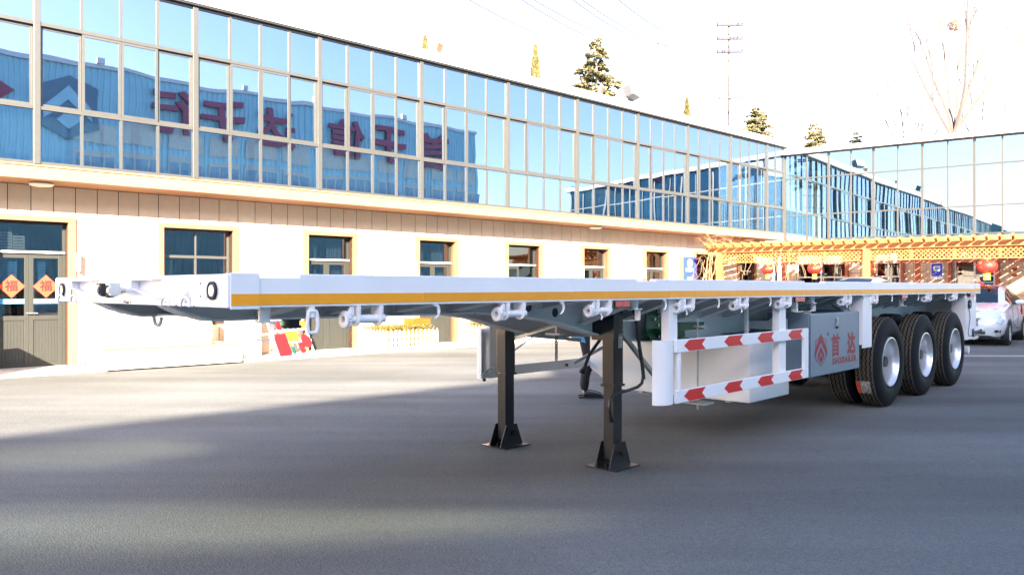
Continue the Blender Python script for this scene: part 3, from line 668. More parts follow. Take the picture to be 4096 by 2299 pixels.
for x in (3.5, 6.0, 6.45): m = MB(); m.box(x, x+.22, .45, .455, 1.1, 1.78); m.build('notice', 'paper', Wg)
q = WW @ Vector((5.25, .32, 1.72)); t = thing('wall_notice', 'blue and white framed notice on the tiled wall behind the pergola', 'sign', tuple(q), TH_N)
m = MB(); m.box(-.19, .19, -.02, .02, 0, .55); m.build('panel', 'sign_white', t); m = MB(); m.box(-.17, .17, -.023, -.0205, .10, .53); m.build('print', 'navy', t); m = MB(); m.box(-.1, .1, -.026, -.0235, .28, .45); m.build('print', 'sign_white', t); m = MB(); m.box(-.06, .06, -.029, -.0265, .31, .42); m.build('print', 'banner', t)

# ------------------------------------------------------------------ timber pergola before the wing
PO = Vector((7.01, 25.94, 0)); PW = Matrix.Translation(PO) @ Matrix.Rotation(TH_W, 4, 'Z')
Pg = thing('pergola', 'long orange timber pergola with lattice panels and closely set rafters', 'pergola', tuple(PO), TH_W)
k = 1.14; PD = 3.75
for x in (-.205, 4.35, 8.95): m = MB(); m.box(x, x+.19, -.02, .16, 0, 2.59); m.build('post', 'pine_wood', Pg, bev=.008)
for x in (.9, 5.28): m = MB(); m.box(x, x+.16, PD, PD+.16, 0, 2.59); m.build('post', 'red_wood', Pg, bev=.008)
m = MB(); m.box(-.55, 9.9, -.03, .13, 2.592, 2.76); m.build('beam', 'pine_wood', Pg, bev=.006)
m = MB(); m.box(-.55, 9.9, PD, PD+.14, 2.592, 2.76); m.build('beam', 'pine_wood', Pg, bev=.006)
ra = MB(); ra.prism([(-.44, .075), (-.44, .145), (PD+.30, .145), (PD+.30, .0), (-.30, .0)], -.032, .032, 'x'); ra = ra.mesh('rafter', 'pine_wood')
n = 34
for i in range(n): put(ra, 'rafter', Pg, (-.42+i*.307, 0, 2.762))
for x in range(3): m = MB(); y = .8+x*1.2; m.box(-.5, 9.9, y, y+.05, 2.898, 2.94); m.build('purlin', 'pine_wood', Pg)
def lattice(x0, x1, z0, z1, y, mt):
    fr = frame(x0, x1, z0, z1, .028, y-.014, y+.014).build('lattice_frame', mt, Pg)
    m = MB(); a0, a1, c0, c1 = x0+.028, x1-.028, z0+.028, z1-.028; hh = c1-c0; st = .118; xx = a0-hh
    while xx < a1:
        for sgn in (0, 1):
            p0, p1 = (xx, c0), (xx+hh, c1)
            t0 = max(0, (a0-xx)/hh); t1 = min(1, (a1-xx)/hh)
            if t1-t0 > .02:
                A = (xx+t0*hh, c0+t0*hh); B_ = (xx+t1*hh, c0+t1*hh)
                if sgn: A = (a0+a1-A[0], A[1]); B_ = (a0+a1-B_[0], B_[1])
                m.bar((A[0], y+.006*(1 if sgn else -1), A[1]), (B_[0], y+.006*(1 if sgn else -1), B_[1]), .022, .010, up=(0, 1, 0))
        xx += st
    m.build('lattice', mt, fr, kind='stuff')
for a, b in ((-.01, 1.05), (1.06, 2.15), (2.16, 3.25), (3.26, 4.345), (4.545, 5.65), (5.66, 6.76), (6.77, 7.86), (7.87, 8.945), (9.15, 9.7)):
    lattice(a, b, 2.25, 2.588, .06, 'pine_wood')
    lattice(a+.2, b+.2, 2.25, 2.588, PD-.04, 'red_wood')

def lantern(x, z, r, lb, y=.06, gold=True, hang=2.25):
    q = PW @ Vector((x, y, z)); t = thing('lantern', lb, 'lantern', tuple(q), TH_W, 'red festive lanterns')
    m = MB(); prof = []
    for i in range(15): a = PI*(i+.6)/15.2-PI/2; prof.append((math.sin(a)*r*.78, math.cos(a)*r))
    m.lathe(prof, (0, 0, 0), 'z', 24)
    m.build('shade', 'lantern', t, smooth=True)
    m = MB()
    for i in range(16):
        a = 2*PI*i/16; m.tube([(math.cos(b_)*r*1.012*math.cos(a), math.cos(b_)*r*1.012*math.sin(a), math.sin(b_)*r*.79) for b_ in [R(-75+15*j) for j in range(11)]], .0035, 4)
    m.build('ribs', 'ribbon', t)
    m = MB(); m.disc((0, 0, 0), r*.36, r*.76, r*.86, 'z'); m.disc((0, 0, 0), r*.36, -r*.86, -r*.76, 'z'); m.build('cap', 'gold', t)
    if gold:
        m = MB(); m.lathe([(-r*.86, r*.30), (-r*1.45, r*.36), (-r*1.45, .001)], (0, 0, 0), 'z', 16); m.build('fringe', 'gold', t)
    m = MB(); m.tube([(0, 0, r*.86), (0, 0, hang-z)], .005, 5); m.build('cord', 'black', t)
lantern(1.49, 2.02, .205, 'red lantern with gold fringe hanging left of the middle pergola post, nearer the vine')
lantern(2.94, 2.02, .215, 'second red lantern from the vine on the pergola')
lantern(7.55, 2.03, .26, 'largest red lantern, hanging above the white car')
for z, lb in ((2.14, 'upper of two small red lanterns on a string beside the middle pergola post'), (1.96, 'lower of two small red lanterns on a string beside the middle pergola post')): lantern(4.66, z, .075, lb, .1, False, 2.25)
for z, lb in ((1.98, 'upper of the small lanterns on a string right of the pergola door'), (1.80, 'lower of the small lanterns on a string right of the pergola door')): lantern(8.15, z, .065, lb, 1.5, False, 2.7)

# dry vine climbing the left pergola post
q = PW @ Vector((-.35, -.05, 0)); t = thing('dry_vine', 'leafless pale vine climbing over the left end of the pergola', 'vine', tuple(q), TH_W)
random.seed(11)
for i in range(6):
    x, y = random.uniform(-.9, .1), random.uniform(-.3, .2); pts = [(x, y, 0)]; tx = random.uniform(-.1, .3)
    for j in range(1, 9): f = j/8; pts.append((x*(1-f)+tx*f+random.uniform(-.05, .05), y*(1-f)+random.uniform(-.05, .05), 2.7*f))
    m = MB(); m.tube(pts, [.026*(1-.06*j) for j in range(9)], 6); m.build('stem', 'vine', t, smooth=True)
m = MB()
for i in range(34):
    if i < 13:
        a = random.uniform(-.3, 1.1); px, pz = random.uniform(-.2, .8), 2.85; dx = random.choice((-1, -1, 1))*random.uniform(.4, 1.0); dz = random.uniform(.2, .75)
    else:
        px, pz = random.uniform(-.7, 1.5), random.uniform(1.5, 2.5); dx = random.uniform(-.5, .5); dz = random.uniform(-.5, .3)
    pts = []
    for j in range(8):
        f = j/7; pts.append((px+dx*f+.04*math.sin(i+j), random.uniform(-.02, .02)-.2*f, pz+dz*math.sin(f*PI*.75)-.25*f*f))
    m.tube(pts, [.008*(1-.09*j) for j in range(8)], 4)
for i in range(12):
    px = 2.0+random.uniform(0, 1.0); pts = [(px+.25*f*math.sin(i)+.03*math.sin(i*3+f*6), -.05, 2.6-.95*f*random.uniform(.8, 1)) for f in (0, .2, .4, .6, .8, 1)]; m.tube(pts, .006, 4)
m.build('tendrils', 'vine', t, kind='stuff')

# ------------------------------------------------------------------ flatbed semi-trailer
T = thing('flatbed_semitrailer', 'long white flatbed semi-trailer with orange reflective stripe standing on black landing legs', 'trailer', (-1.198, 3.31, 0), TH_T)
TL, TW = 12.37, 2.33
top = [(0, 1.501), (.13, 1.501), (.13, 1.484), (.332, 1.484), (.332, 1.501), (3.005, 1.501), (3.02, 1.486), (3.24, 1.486), (3.255, 1.501), (5.815, 1.501), (5.83, 1.487), (6.30, 1.487), (6.32, 1.501), (8.93, 1.501), (8.94, 1.488), (9.15, 1.488), (9.16, 1.501), (TL, 1.501)]
for sd_, y0, y1 in ((0, .0, .06), (1, TW-.06, TW)):
    m = MB(); m.prism(top+[(TL, 1.351), (0, 1.351)], y0, y1); m.build('side_rail', 'white', T, bev=.004)
    m = MB(); yy = (-.008, -.0005) if sd_ == 0 else (TW+.0005, TW+.008); m.box(-.004, .13, yy[0], yy[1], 1.345, 1.503); m.build('corner_plate', 'white', T, bev=.003)
    m = MB(); m.box(TL-.26, TL+.02, yy[0], yy[1], 1.345, 1.495); m.build('corner_plate', 'white', T, bev=.003)
random.seed(2); s0 = .002
cuts = [.131, 1.06, 2.30, 3.42, 3.78, 4.60, 5.75, 6.9, 8.1, 9.3, 10.5, 11.6, TL-.262]
m = MB(); m.box(-.002, .1295, -.0105, -.0085, 1.363, 1.412); m.build('reflective_tape', 'orange', T)
for a, b in zip(cuts[:-1], cuts[1:]):
    m = MB(); m.box(a+.0015, b-.0015, -.0025, -.0006, 1.363+.0008*a, 1.412+.0008*a); m.build('reflective_tape', 'orange', T)
m = MB(); m.box(TL-.26, TL+.018, -.0105, -.0085, 1.373, 1.422); m.build('reflective_tape', 'orange', T)
m = MB(); m.box(.061, TL-.061, .061, TW-.061, 1.472, 1.486); m.build('deck_plate', 'white_under', T)
m = MB(); m.box(-.012, .05, .004, TW-.004, 1.352, 1.498); m.build('front_rail', 'white', T, bev=.004)
m = MB(); m.box(TL-.06, TL, .061, TW-.061, 1.30, 1.499); m.build('rear_rail', 'white', T, bev=.004)
# main beams
def zb(s):
    K = [(-.0, 1.350), (.08, 1.31), (.22, 1.268), (2.1, 1.262), (2.5, 1.235), (2.9, 1.175), (3.25, 1.09), (3.6, 1.02), (4.0, .975), (4.6, .955), (7.5, .955), (8.3, .98), (12.2, .98)]
    for (a, p), (b, q) in zip(K[:-1], K[1:]):
        if s <= b: return p+(q-p)*(s-a)/(b-a)
    return K[-1][1]
SS = [.0, .04, .08, .15, .22, .5, 1.2, 2.1, 2.2, 2.3, 2.5, 2.7, 2.9, 3.05, 3.25, 3.4, 3.6, 3.8, 4.0, 4.3, 4.6, 6, 7.5, 8.3, 10, 12.2]
for tc in (.72, 1.61):
    m = MB(); low = [(s, zb(s)) for s in SS]
    m.prism([(s, z+.012) for s, z in low]+[(12.2, 1.472), (.051, 1.472)], tc-.007, tc+.007); bm_ = m.build('main_beam', 'white_under', T)
    m = MB()
    for (a, p), (b, q) in zip(low[:-1], low[1:]): m.add([(a, tc-.075, p), (b, tc-.075, q), (b, tc+.075, q), (a, tc+.075, p), (a, tc-.075, p+.012), (b, tc-.075, q+.012), (b, tc+.075, q+.012), (a, tc+.075, p+.012)], [(3, 2, 1, 0), (4, 5, 6, 7), (0, 1, 5, 4), (2, 3, 7, 6)])
    m.build('flange', 'white_under', bm_, smooth=True)
    for s in (2.65, 2.95):
        q = MB(); q.disc((s, tc, zb(s)+.085), .035, -.0085, .0085, 'y', 20); q.build('web_hole', 'dark_grey', bm_)
# outriggers: tapered brackets from the rail in to the beams, and cross members between the beams
og = MB(); og.prism([(.061, 1.47), (.061, 1.37), (.70, 1.15), (.70, 1.47)], -.004, .004, 'x'); og.bar((0, .061, 1.366), (0, .70, 1.146), .10, .008)
og = og.mesh('outrigger', 'white_under')
og2 = MB(); og2.prism([(.061, 1.47), (.061, 1.39), (.70, 1.285), (.70, 1.47)], -.004, .004, 'x'); og2.bar((0, .061, 1.386), (0, .70, 1.281), .09, .008)
og2 = og2.mesh('outrigger', 'white_under')
s = .5
while s < 12:
    me = og if s > 2.8 else og2
    put(me, 'outrigger', T, (s, 0, 0)); put(me, 'outrigger', T, (s, TW, 0), (0, 0, 0), (1, -1, 1))
    s += .46
cm_ = MB(); cm_.box(-.03, .03, .732, 1.598, 1.36, 1.368); cm_.box(-.004, .004, .732, 1.598, 1.369, 1.47); cm_ = cm_.mesh('cross_member', 'white_under')
s = .35
while s < 12: put(cm_, 'cross_member', T, (s, 0, 0)); s += .46
m = MB(); m.box(.3, 2.4, .80, 1.53, 1.275, 1.285); m.build('kingpin_plate', 'white_under', T)
m = MB(); m.lathe([(1.274, .001), (1.274, .06), (1.235, .06), (1.235, .05), (1.205, .05), (1.205, .062), (1.19, .062), (1.19, .001)], (.97, 1.165, 0), 'z', 20); m.build('kingpin', 'dark_grey', T, smooth=True)

# front face fittings
for t0, t1 in ((.957, .69), (1.869, 1.545)):
    m = MB(); m.box(-.055, -.0125, t1, t0+.002, 1.474, 1.482); m.box(-.055, -.013, t0+.0025, t0+.07, 1.43, 1.482)
    m.add([(-.055, t0, 1.432), (-.055, t0, 1.438), (-.014, t1, 1.382), (-.014, t1, 1.388), (-.014, t0, 1.438), (-.014, t0, 1.432), (-.05, t1, 1.382), (-.05, t1, 1.388)], [(0, 6, 7, 1), (1, 7, 3, 4), (0, 5, 2, 6), (6, 2, 3, 7), (0, 1, 4, 5), (5, 4, 3, 2)])
    m.build('hose_bracket', 'white', T, bev=.002)
for tt, cap in ((1.24, 'dark_grey'), (1.10, 'clear_lens')):
    m = MB(); m.tube([(-.0125, tt+.06, 1.425), (-.06, tt+.05, 1.425), (-.085, tt+.03, 1.425)], .013, 10); m.tube([(-.03, tt+.06, 1.425), (-.045, tt+.057, 1.425)], .019, 8); c_ = m.build('air_coupling', 'chrome', T, smooth=True)
    m = MB(); m.lathe([(-.02, .001), (-.02, .032), (.0, .034), (.012, .028), (.014, .001)], (-.09, tt, 1.425), 'y', 20); m.box(-.115, -.065, tt-.028, tt-.021, 1.40, 1.462); m.box(-.12, -.10, tt-.03, tt+.02, 1.452, 1.462); m.build('coupling_head', cap, c_, smooth=True)
m = MB(); m.box(-.09, -.055, 1.185, 1.222, 1.385, 1.46); m.box(-.10, -.05, 1.17, 1.184, 1.40, 1.45); m.build('coupling_cover', 'dark_grey', T, bev=.004)
for tt in (.137, 2.172):
    m = MB(); m.lathe([(-.013, .041), (-.024, .041), (-.026, .033), (-.013, .031)], (0, tt, 1.426), 'x', 28, closed=True); lamp = m.build('marker_lamp', 'black_plastic', T, smooth=True)
    m = MB(); m.lathe([(-.013, .03), (-.023, .027), (-.027, .001)], (0, tt, 1.426), 'x', 24); m.build('lens', 'clear_lens', lamp, smooth=True)
m = MB(); m.lathe([(-.0125, .036), (-.0155, .033), (-.0165, .001)], (0, .215, 1.424), 'x', 24); m.build('round_plate', 'paper', T, smooth=True)
m = MB()
for zz in (1.458, 1.40): m.disc((-.0128, .261, zz), .0065, -.0008, .0004, 'x', 12)
m.build('rivet_holes', 'black', T)
for tt in (2.156, 1.923, .603, .382):
    m = MB(); m.tube([(-.03, tt+.045*math.cos(a), 1.352+.042*math.sin(a)) for a in [PI*j/10 for j in range(11)]], .0065, 7); m.build('rope_ring', 'white', T, smooth=True)
m = MB(); m.box(-.0135, -.0125, 1.408, 1.455, 1.42, 1.476); lb_ = m.build('notice_plate', 'paper', T)
m = MB(); m.box(-.0142, -.0137, 1.411, 1.452, 1.452, 1.473); m.build('plate_print', 'red_lens', lb_)
m = MB(); [m.box(-.0142, -.0137, 1.412, 1.451, 1.424+j*.005, 1.4265+j*.005) for j in range(5)]; m.build('plate_print', 'rust', lb_)
m = MB(); m.box(-.0135, -.0125, .365, .435, 1.366, 1.425); lb_ = m.build('notice_plate', 'sign_white', T)
m = MB(); [m.box(-.0142, -.0137, .373, .427, 1.372+j*.008, 1.3745+j*.008) for j in range(6)]; m.build('plate_print', 'ink', lb_)
m = MB(); m.box(-.0135, -.0125, 2.0, 2.03, 1.385, 1.47); m.build('slot', 'dark_grey', T)
for j in range(4):
    for i in range(2): m = MB(); m.box(-.016, -.0126, 1.935+i*.03, 1.955+i*.03, 1.394+j*.013, 1.40+j*.013); m.build('vent_slot', 'dark_grey', T)
random.seed(8); m = MB()
for i in range(26):
    y, z, r = random.gauss(1.13, .045), 1.358+abs(random.gauss(0, .007)), random.uniform(.002, .006); m.prism([(y+r*1.6*math.cos(a)*random.uniform(.6, 1.3), z+r*.7*math.sin(a)) for a in [j*PI/3 for j in range(6)]], -.0128, -.0122, 'x')
for y, z in ((.52, 1.357), (.33, 1.355), (.64, 1.371), (1.27, 1.351)): m.prism([(y+.007*math.cos(j*PI/3), z+.004*math.sin(j*PI/3)) for j in range(6)], -.0128, -.0122, 'x')
m.build('rust_spots', 'rust', T)
m = MB(); m.tube([(.25, 2.0, 1.35), (.25, 2.0, 1.285), (.28, 1.85, 1.275), (.32, 1.6, 1.272)], .008, 7); m.build('copper_pipe', 'brass', T, smooth=True)
m = MB(); m.tube([(.34, 1.62+.055*math.cos(a), 1.262+.05*math.sin(a)) for a in [PI+PI*j/10 for j in range(11)]], .012, 8); m.build('tow_loop', 'white_under', T, smooth=True)
m = MB(); m.lathe([(1.502, .05), (1.506, .05), (1.506, .035), (1.55, .03), (1.56, .0005)], (.3, 1.75, 0), 'z', 16); m.build('deck_pin', 'white', T, smooth=True)

# under-rail fittings: lamp brackets, markers, winches, hooks, shackles
def lamp_bracket(s, t=.10, dirn=-1):
    m = MB(); m.lathe([(1.35, .0005), (1.35, .028), (1.288, .026), (1.288, .0005)], (s, t, 0), 'z', 16); m.box(s-.045, s+.045, t-.035, t+.035, 1.279, 1.2875)
    x1 = s+dirn*-.035; m.box(min(x1, x1+.004), max(x1, x1+.004), t-.025, t+.025, 1.205, 1.2785); m.box(min(x1, x1+dirn*.15), max(x1, x1+dirn*.15), t-.025, t+.025, 1.2005, 1.2045)
    m.build('lamp_bracket', 'white', T, bev=.0015)
lamp_bracket(.21); lamp_bracket(3.12); lamp_bracket(6.22); lamp_bracket(9.0, dirn=1)
m = MB(); m.box(5.80, 5.84, .075, .125, 1.20, 1.30); m.box(5.84, 5.99, .075, .125, 1.20, 1.206); m.build('lamp_bracket', 'white', T)
for s0, s1 in ((2.744, 2.913), (5.601, 5.816), (8.662, 8.875), (11.817, 12.03)):
    m = MB(); m.box(s0, s1, .0, .014, 1.302, 1.349); mk = m.build('side_marker', 'black_plastic', T, bev=.002)
    for j in range(2): q = MB(); d = (s1-s0-.012)/2; q.box(s0+.005+j*(d+.002), s0+.005+j*(d+.002)+d, -.006, -.0005, 1.306, 1.346); q.build('lens', 'red_lens', mk, bev=.002)
# winch prototype: toothed ratchet wheel, drum, two cheek plates
def gear(m, x0, x1, r, ri, n, cy, cz):
    pts = []
    for i in range(n): a = 2*PI*i/n; pts += [(r*.80*math.cos(a), r*.80*math.sin(a)), (r*math.cos(a+.1), r*math.sin(a+.1)), (r*.97*math.cos(a+.2), r*.97*math.sin(a+.2))]
    k_ = len(pts); vs = []
    for x in (x0, x1):
        for (a, b) in pts: vs.append((x, cy+a, cz+b))
        for i in range(k_): a = math.atan2(pts[i][1], pts[i][0]); vs.append((x, cy+ri*math.cos(a), cz+ri*math.sin(a)))
    fs = []
    for i in range(k_):
        j = (i+1) % k_; fs += [(i, j, k_+j, k_+i), (2*k_+j, 2*k_+i, 3*k_+i, 3*k_+j), (i, 2*k_+i, 2*k_+j, j), (k_+j, 3*k_+j, 3*k_+i, k_+i)]
    m.add(vs, fs)
CZ = -.066
def cheek(x):
    m = MB(); pts = [(-.016, 0), (.080, 0)]+[(.032+.046*math.cos(a), CZ+.004+.040*math.sin(a)) for a in [R(20)-R(220)*j/8 for j in range(9)]]
    m.prism(pts, x, x+.011, 'x'); return m
w_me = []
m = MB(); gear(m, -.012, .014, .042, .017, 20, .03, CZ); w_me.append(('ratchet_wheel', m.mesh('ratchet_wheel', 'white')))
m = MB(); m.lathe([(.0145, .0172), (.20, .0172), (.20, .022), (.0145, .022)], (0, .03, CZ), 'x', 14, closed=True); m.tube([(.205, .03, CZ), (.232, .03, CZ)], .022, 12); w_me.append(('winch_drum', m.mesh('winch_drum', 'white', True)))
w_me.append(('cheek_plate', cheek(.05).mesh('cheek_plate', 'white'))); w_me.append(('cheek_plate', cheek(.185).mesh('cheek_plate', 'white')))
m = MB(); m.box(.013, .030, .0, .012, CZ+.022, -.004); m.bar((.02, .01, CZ+.05), (.0, .012, CZ+.028), .012); w_me.append(('pawl', m.mesh('pawl', 'white')))
m = MB(); m.tube([(.11, .02, CZ-.012), (.118, .01, CZ-.045), (.10, .005, CZ-.058)], .006, 6); tail = ('strap_tail', m.mesh('strap_tail', 'white', True))
for i, s in enumerate((.596, 1.641, 2.497, 3.571, 4.452, 5.306, 6.802, 7.614, 9.654, 10.895)):
    wn_ = bpy.data.objects.new('winch', None); C.objects.link(wn_); wn_.parent = T; wn_.location = (s, 0, 1.351)
    for nm, me in w_me+([tail] if i in (2, 3, 4, 6) else []):
        put(me, nm, wn_, rot=(random.uniform(0, 0) if nm != 'ratchet_wheel' else 0, 0, 0))
m = MB(); pts = [(0, .012+.0*j, 0) for j in range(1)]; arc = [(.010+.030*math.sin(a), .0, -.040+.036*math.cos(a)) for a in [PI*j/10 for j in range(11)]]
m.tube([(-.006, .012, 0)]+[(x, .012, z) for x, y, z in arc], [.006]+[.0098*(1.15-.06*j) for j in range(11)], 8); hk = m.mesh('rope_hook', 'white', True)
for s in (1.157, 2.196, 3.374, 4.166, 5.098, 7.397, 8.334, 9.338, 10.547, 11.573): put(hk, 'rope_hook', T, (s-.02, 0, 1.352))
def shackle(s):
    m = MB(); m.tube([(s, .02, 1.352), (s, .02, 1.30)], .021, 12); o1 = m.build('shackle_lug', 'white', T, smooth=True)
    pts = []
    for j in range(25):
        a = 2*PI*j/24; x = .026*math.cos(a); z = .055*math.sin(a); z = max(min(z*1.25, .05), -.05) if abs(z) > .02 else z
        pts.append((s+x*1.05, .004, 1.292-.012+z))
    m = MB(); m.tube(pts, .0085, 8, cap=False); m.build('ring', 'white', o1, smooth=True)
shackle(.40); shackle(12.05)

# landing legs
def leg(t0, t1, label=None):
    L_ = bpy.data.objects.new('landing_leg', None); C.objects.link(L_); L_.parent = T
    if label: L_['label'] = label
    m = MB(); m.box(3.472, 3.60, t0, t1, .66, 1.40); m.build('outer_tube', 'black', L_, bev=.006)
    m = MB(); m.box(3.479, 3.593, t0+.007, t1-.007, .06, .6595); m.build('inner_tube', 'black', L_, bev=.004)
    m = MB(); m.box(3.462, 3.61, t0-.010, t1+.010, .645, .665); m.build('collar', 'black', L_, bev=.002)
    a, b = (3.536-.165, 3.536+.165), ((t0+t1)/2-.15, (t0+t1)/2+.15)
    m = MB(); m.box(a[0], a[1], b[0], b[1], .0, .010); m.build('foot_plate', 'galv' if False else 'black', L_)
    for yy in (t0-.016, t1+.008):
        m = MB(); m.prism([(a[0]+.02, .0105), (a[1]-.02, .0105), (3.536+.068, .20), (3.536-.068, .20)], yy, yy+.008); m.build('foot_cheek', 'black', L_)
    m = MB(); m.box(3.38, 3.69, t0+.01, t0+.018, .0105, .05); m.box(3.38, 3.69, t1-.018, t1-.01, .0105, .05); m.build('foot_rib', 'black', L_)
    m = MB(); m.tube([(3.55, t0-.045, .12), (3.55, t1+.045, .12)], .022, 14); m.build('foot_pin', 'black', L_, smooth=True)
    return L_
LN = leg(.545, .66); LF = leg(1.75, 1.865)
m = MB(); m.box(3.41, 3.4715, .50, .72, 1.02, 1.34); m.box(3.44, 3.68, .66, .665, 1.02, 1.40); m.build('mounting_plate', 'black', LN)
m = MB(); m.box(3.535, 3.585, .5425, .5445, .955, 1.065); lb_ = m.build('maker_plate', 'paper', LN)
put(text_mesh('JOST', .018, 'ink', .0004, .0004), 'lettering', lb_, (3.56, .5418, 1.052), FRONT)
m = MB(); [m.box(3.54, 3.58-.006*(j % 3), .5417, .5421, .962+j*.010, .9655+j*.010) for j in range(7)]; m.build('plate_print', 'ink', lb_)
m = MB(); m.tube([(3.60, .60, 1.30), (3.56, .44, 1.285), (3.575, .42, 1.25), (3.60, .42, 1.18), (3.638, .42, .982), (3.686, .42, .80), (3.697, .42, .72), (3.68, .42, .67), (3.62, .42, .645), (3.50, .42, .632), (3.34, .42, .620), (3.28, .42, .605), (3.25, .42, .57), (3.246, .42, .50), (3.277, .42, .43)], .0125, 10); ck = m.build('crank', 'black', LN, smooth=True)
m = MB(); m.tube([(3.615, .43, 1.17), (3.70, .42, .80), (3.715, .42, .70)], .010, 8); m.build('crank_clip', 'black', ck, smooth=True)
m = MB(); m.tube([(3.262, .42, .445), (3.282, .42, .415)], .0185, 10); m.build('crank_grip', 'black', ck, smooth=True)
m = MB(); m.tube([(3.66, .75, 1.09), (3.62, .80, 1.0), (3.56, .86, .88), (3.52, .90, .74)], .014, 8); m.tube([(3.525, .895, .76), (3.51, .905, .725)], .024, 8); m.build('release_rod', 'black', T, smooth=True)
m = MB(); m.tube([(3.536, .66, 1.24), (3.536, 1.75, 1.24)], .018, 10); m.build('cross_shaft', 'black', T, smooth=True)
for yy in (.62, 1.80): m = MB(); m.bar((3.64, yy, 1.10), (4.17 if yy < 1 else 4.6, yy, .67 if yy < 1 else .98), .032, .032); m.build('leg_brace', 'galv', T)
m = MB(); m.bar((3.54, 1.70, 1.02), (4.0, 1.3, .96), .03); m.bar((3.55, .70, 1.25), (3.55, 1.7, .98), .028); m.build('leg_brace', 'galv', T)
# chain hanging from the cross member
ch = bpy.data.objects.new('chain', None); C.objects.link(ch); ch.parent = T; ch.location = (3.5, 1.17, 1.04)
m = MB(); m.tube([(.0, .011*math.cos(a), -.011*math.sin(a)*1.6) for a in [2*PI*j/10 for j in range(11)]], .0052, 6, cap=False); lk = m.mesh('chain_link', 'chain', True)
for j in range(8): put(lk, 'chain_link', ch, (0, 0, -.02-j*.0265), (0, 0, (j % 2)*PI/2))
m = MB(); m.box(3.46, 3.54, 1.10, 1.26, 1.035, 1.05); m.bar((3.5, 1.17, 1.05), (3.5, 1.17, 1.36), .02); m.build('chain_anchor', 'white_under', T)

# side guards
def chevron(s0, zlo, zhi, slope, y, parent):
    zc = lambda s: slope*(s-s0); m = MB()
    P_ = [(s0, (zlo+zhi)/2), (s0+.075, zhi), (s0+.325, zhi), (s0+.267, (zlo+zhi)/2), (s0+.325, zlo), (s0+.075, zlo)]
    m.prism([(s, z+zc(s)) for s, z in P_[:4]]+[(s, z+zc(s)) for s, z in P_[4:]], y-.0016, y-.0004); m.build('chevron', 'red_refl', parent)
def guard(y0, dr, near=True):
    """y0: outer face; dr: +1 means the guard's body lies towards larger t"""
    y = lambda d: y0+dr*d
    def bx(s0, s1, d0, d1, z0, z1): a, b = sorted((y(d0), y(d1))); m = MB(); m.box(s0, s1, a, b, z0, z1); return m
    G_ = bpy.data.objects.new('side_guard', None); C.objects.link(G_); G_.parent = T
    G_['label'] = 'near side guard with red chevrons' if near else 'far side guard seen from its inner side'
    for z0 in (.558, .944): bx(3.56 if near else 3.66, 5.962, 0, .028, z0, z0+.098).build('guard_rail', 'white', G_, bev=.004)
    bx(5.862, 5.962, .0, .028, .657, .943).build('guard_end', 'white', G_, bev=.003)
    bx(3.592 if near else 3.70, 3.622 if near else 3.72, .002, .028, .657, .943).build('guard_end', 'white', G_)
    m = MB(); n = 12; P_ = [(3.57, y(-.001))]
    nc, nr = (3.47, .115) if near else (3.655, .03)
    P_ = [(nc+nr*math.cos(a), y(.085-.085*math.sin(a))) for a in [PI*j/n for j in range(n+1)]]
    m.prism(P_+[(p[0]*.96+nc*.04, y(.085)+(p[1]-y(.085))*.94) for p in reversed(P_)], .56, 1.045, 'z'); m.build('guard_nose', 'white', G_, smooth=True)
    for s0, s1 in (((3.50, 3.62) if near else (3.725, 3.835)), (5.38, 5.52)):
        lo = .56 if (s0 > 5 or not near) else 1.0
        bx(s0, s1, .03, .10, lo if not near or s0 > 5 else .95, 1.35).build('guard_post', 'white' if near else 'white_under', G_, bev=.004)
    if near:
        for s0 in (3.664, 4.288, 4.881, 5.502):
            chevron(s0, .950, 1.036, 0, y0, G_); chevron(s0, .563, .650, 0, y0, G_)
    return G_
guard(.022, 1)
guard(TW-.022, -1, near=False)
for s in (3.70, 4.95): m = MB(); m.disc((s, TW-.06, .545 if s < 4 else .60), .016, -.02, .0, 'y', 10); m.build('bolt', 'chain', T)
m = MB(); m.bar((3.60, 2.20, .60), (4.1, 2.0, .95), .03, .006); m.bar((5.0, 2.2, .62), (5.5, 1.75, .98), .032); m.build('guard_brace', 'galv', T)
m = MB(); m.tube([(4.0, .10, .46), (4.0, .10, 1.19)], .008, 8); m.box(3.97, 4.03, .05, .12, 1.12, 1.135); m.box(3.97, 4.12, .02, .22, .50, .515); m.build('threaded_rod', 'galv', T)

# white bin under the deck
m = MB(); m.prism([(.30, .35), (1.86, .35), (2.20, .55), (2.20, .972), (.30, .972)], 5.28, 6.14, 'x'); bb = m.build('storage_bin', 'white', T, bev=.006)
m = MB(); m.box(5.5, 6.1, .34, 2.1, .9725, .98); m.build('bin_lid', 'dark_grey', bb)
m = MB(); m.box(5.27, 6.16, .5, .55, .335, .349); m.box(5.27, 6.16, 1.5, 1.55, .335, .349); m.build('bin_strap', 'galv', bb)
m = MB(); m.bar((5.3, .34, .98), (5.3, .34, 1.37), .03); m.bar((6.1, .34, .98), (6.1, .34, 1.37), .03); m.bar((5.3, 1.9, .98), (5.3, 1.9, 1.37), .03); m.build('bin_hanger', 'white_under', T)
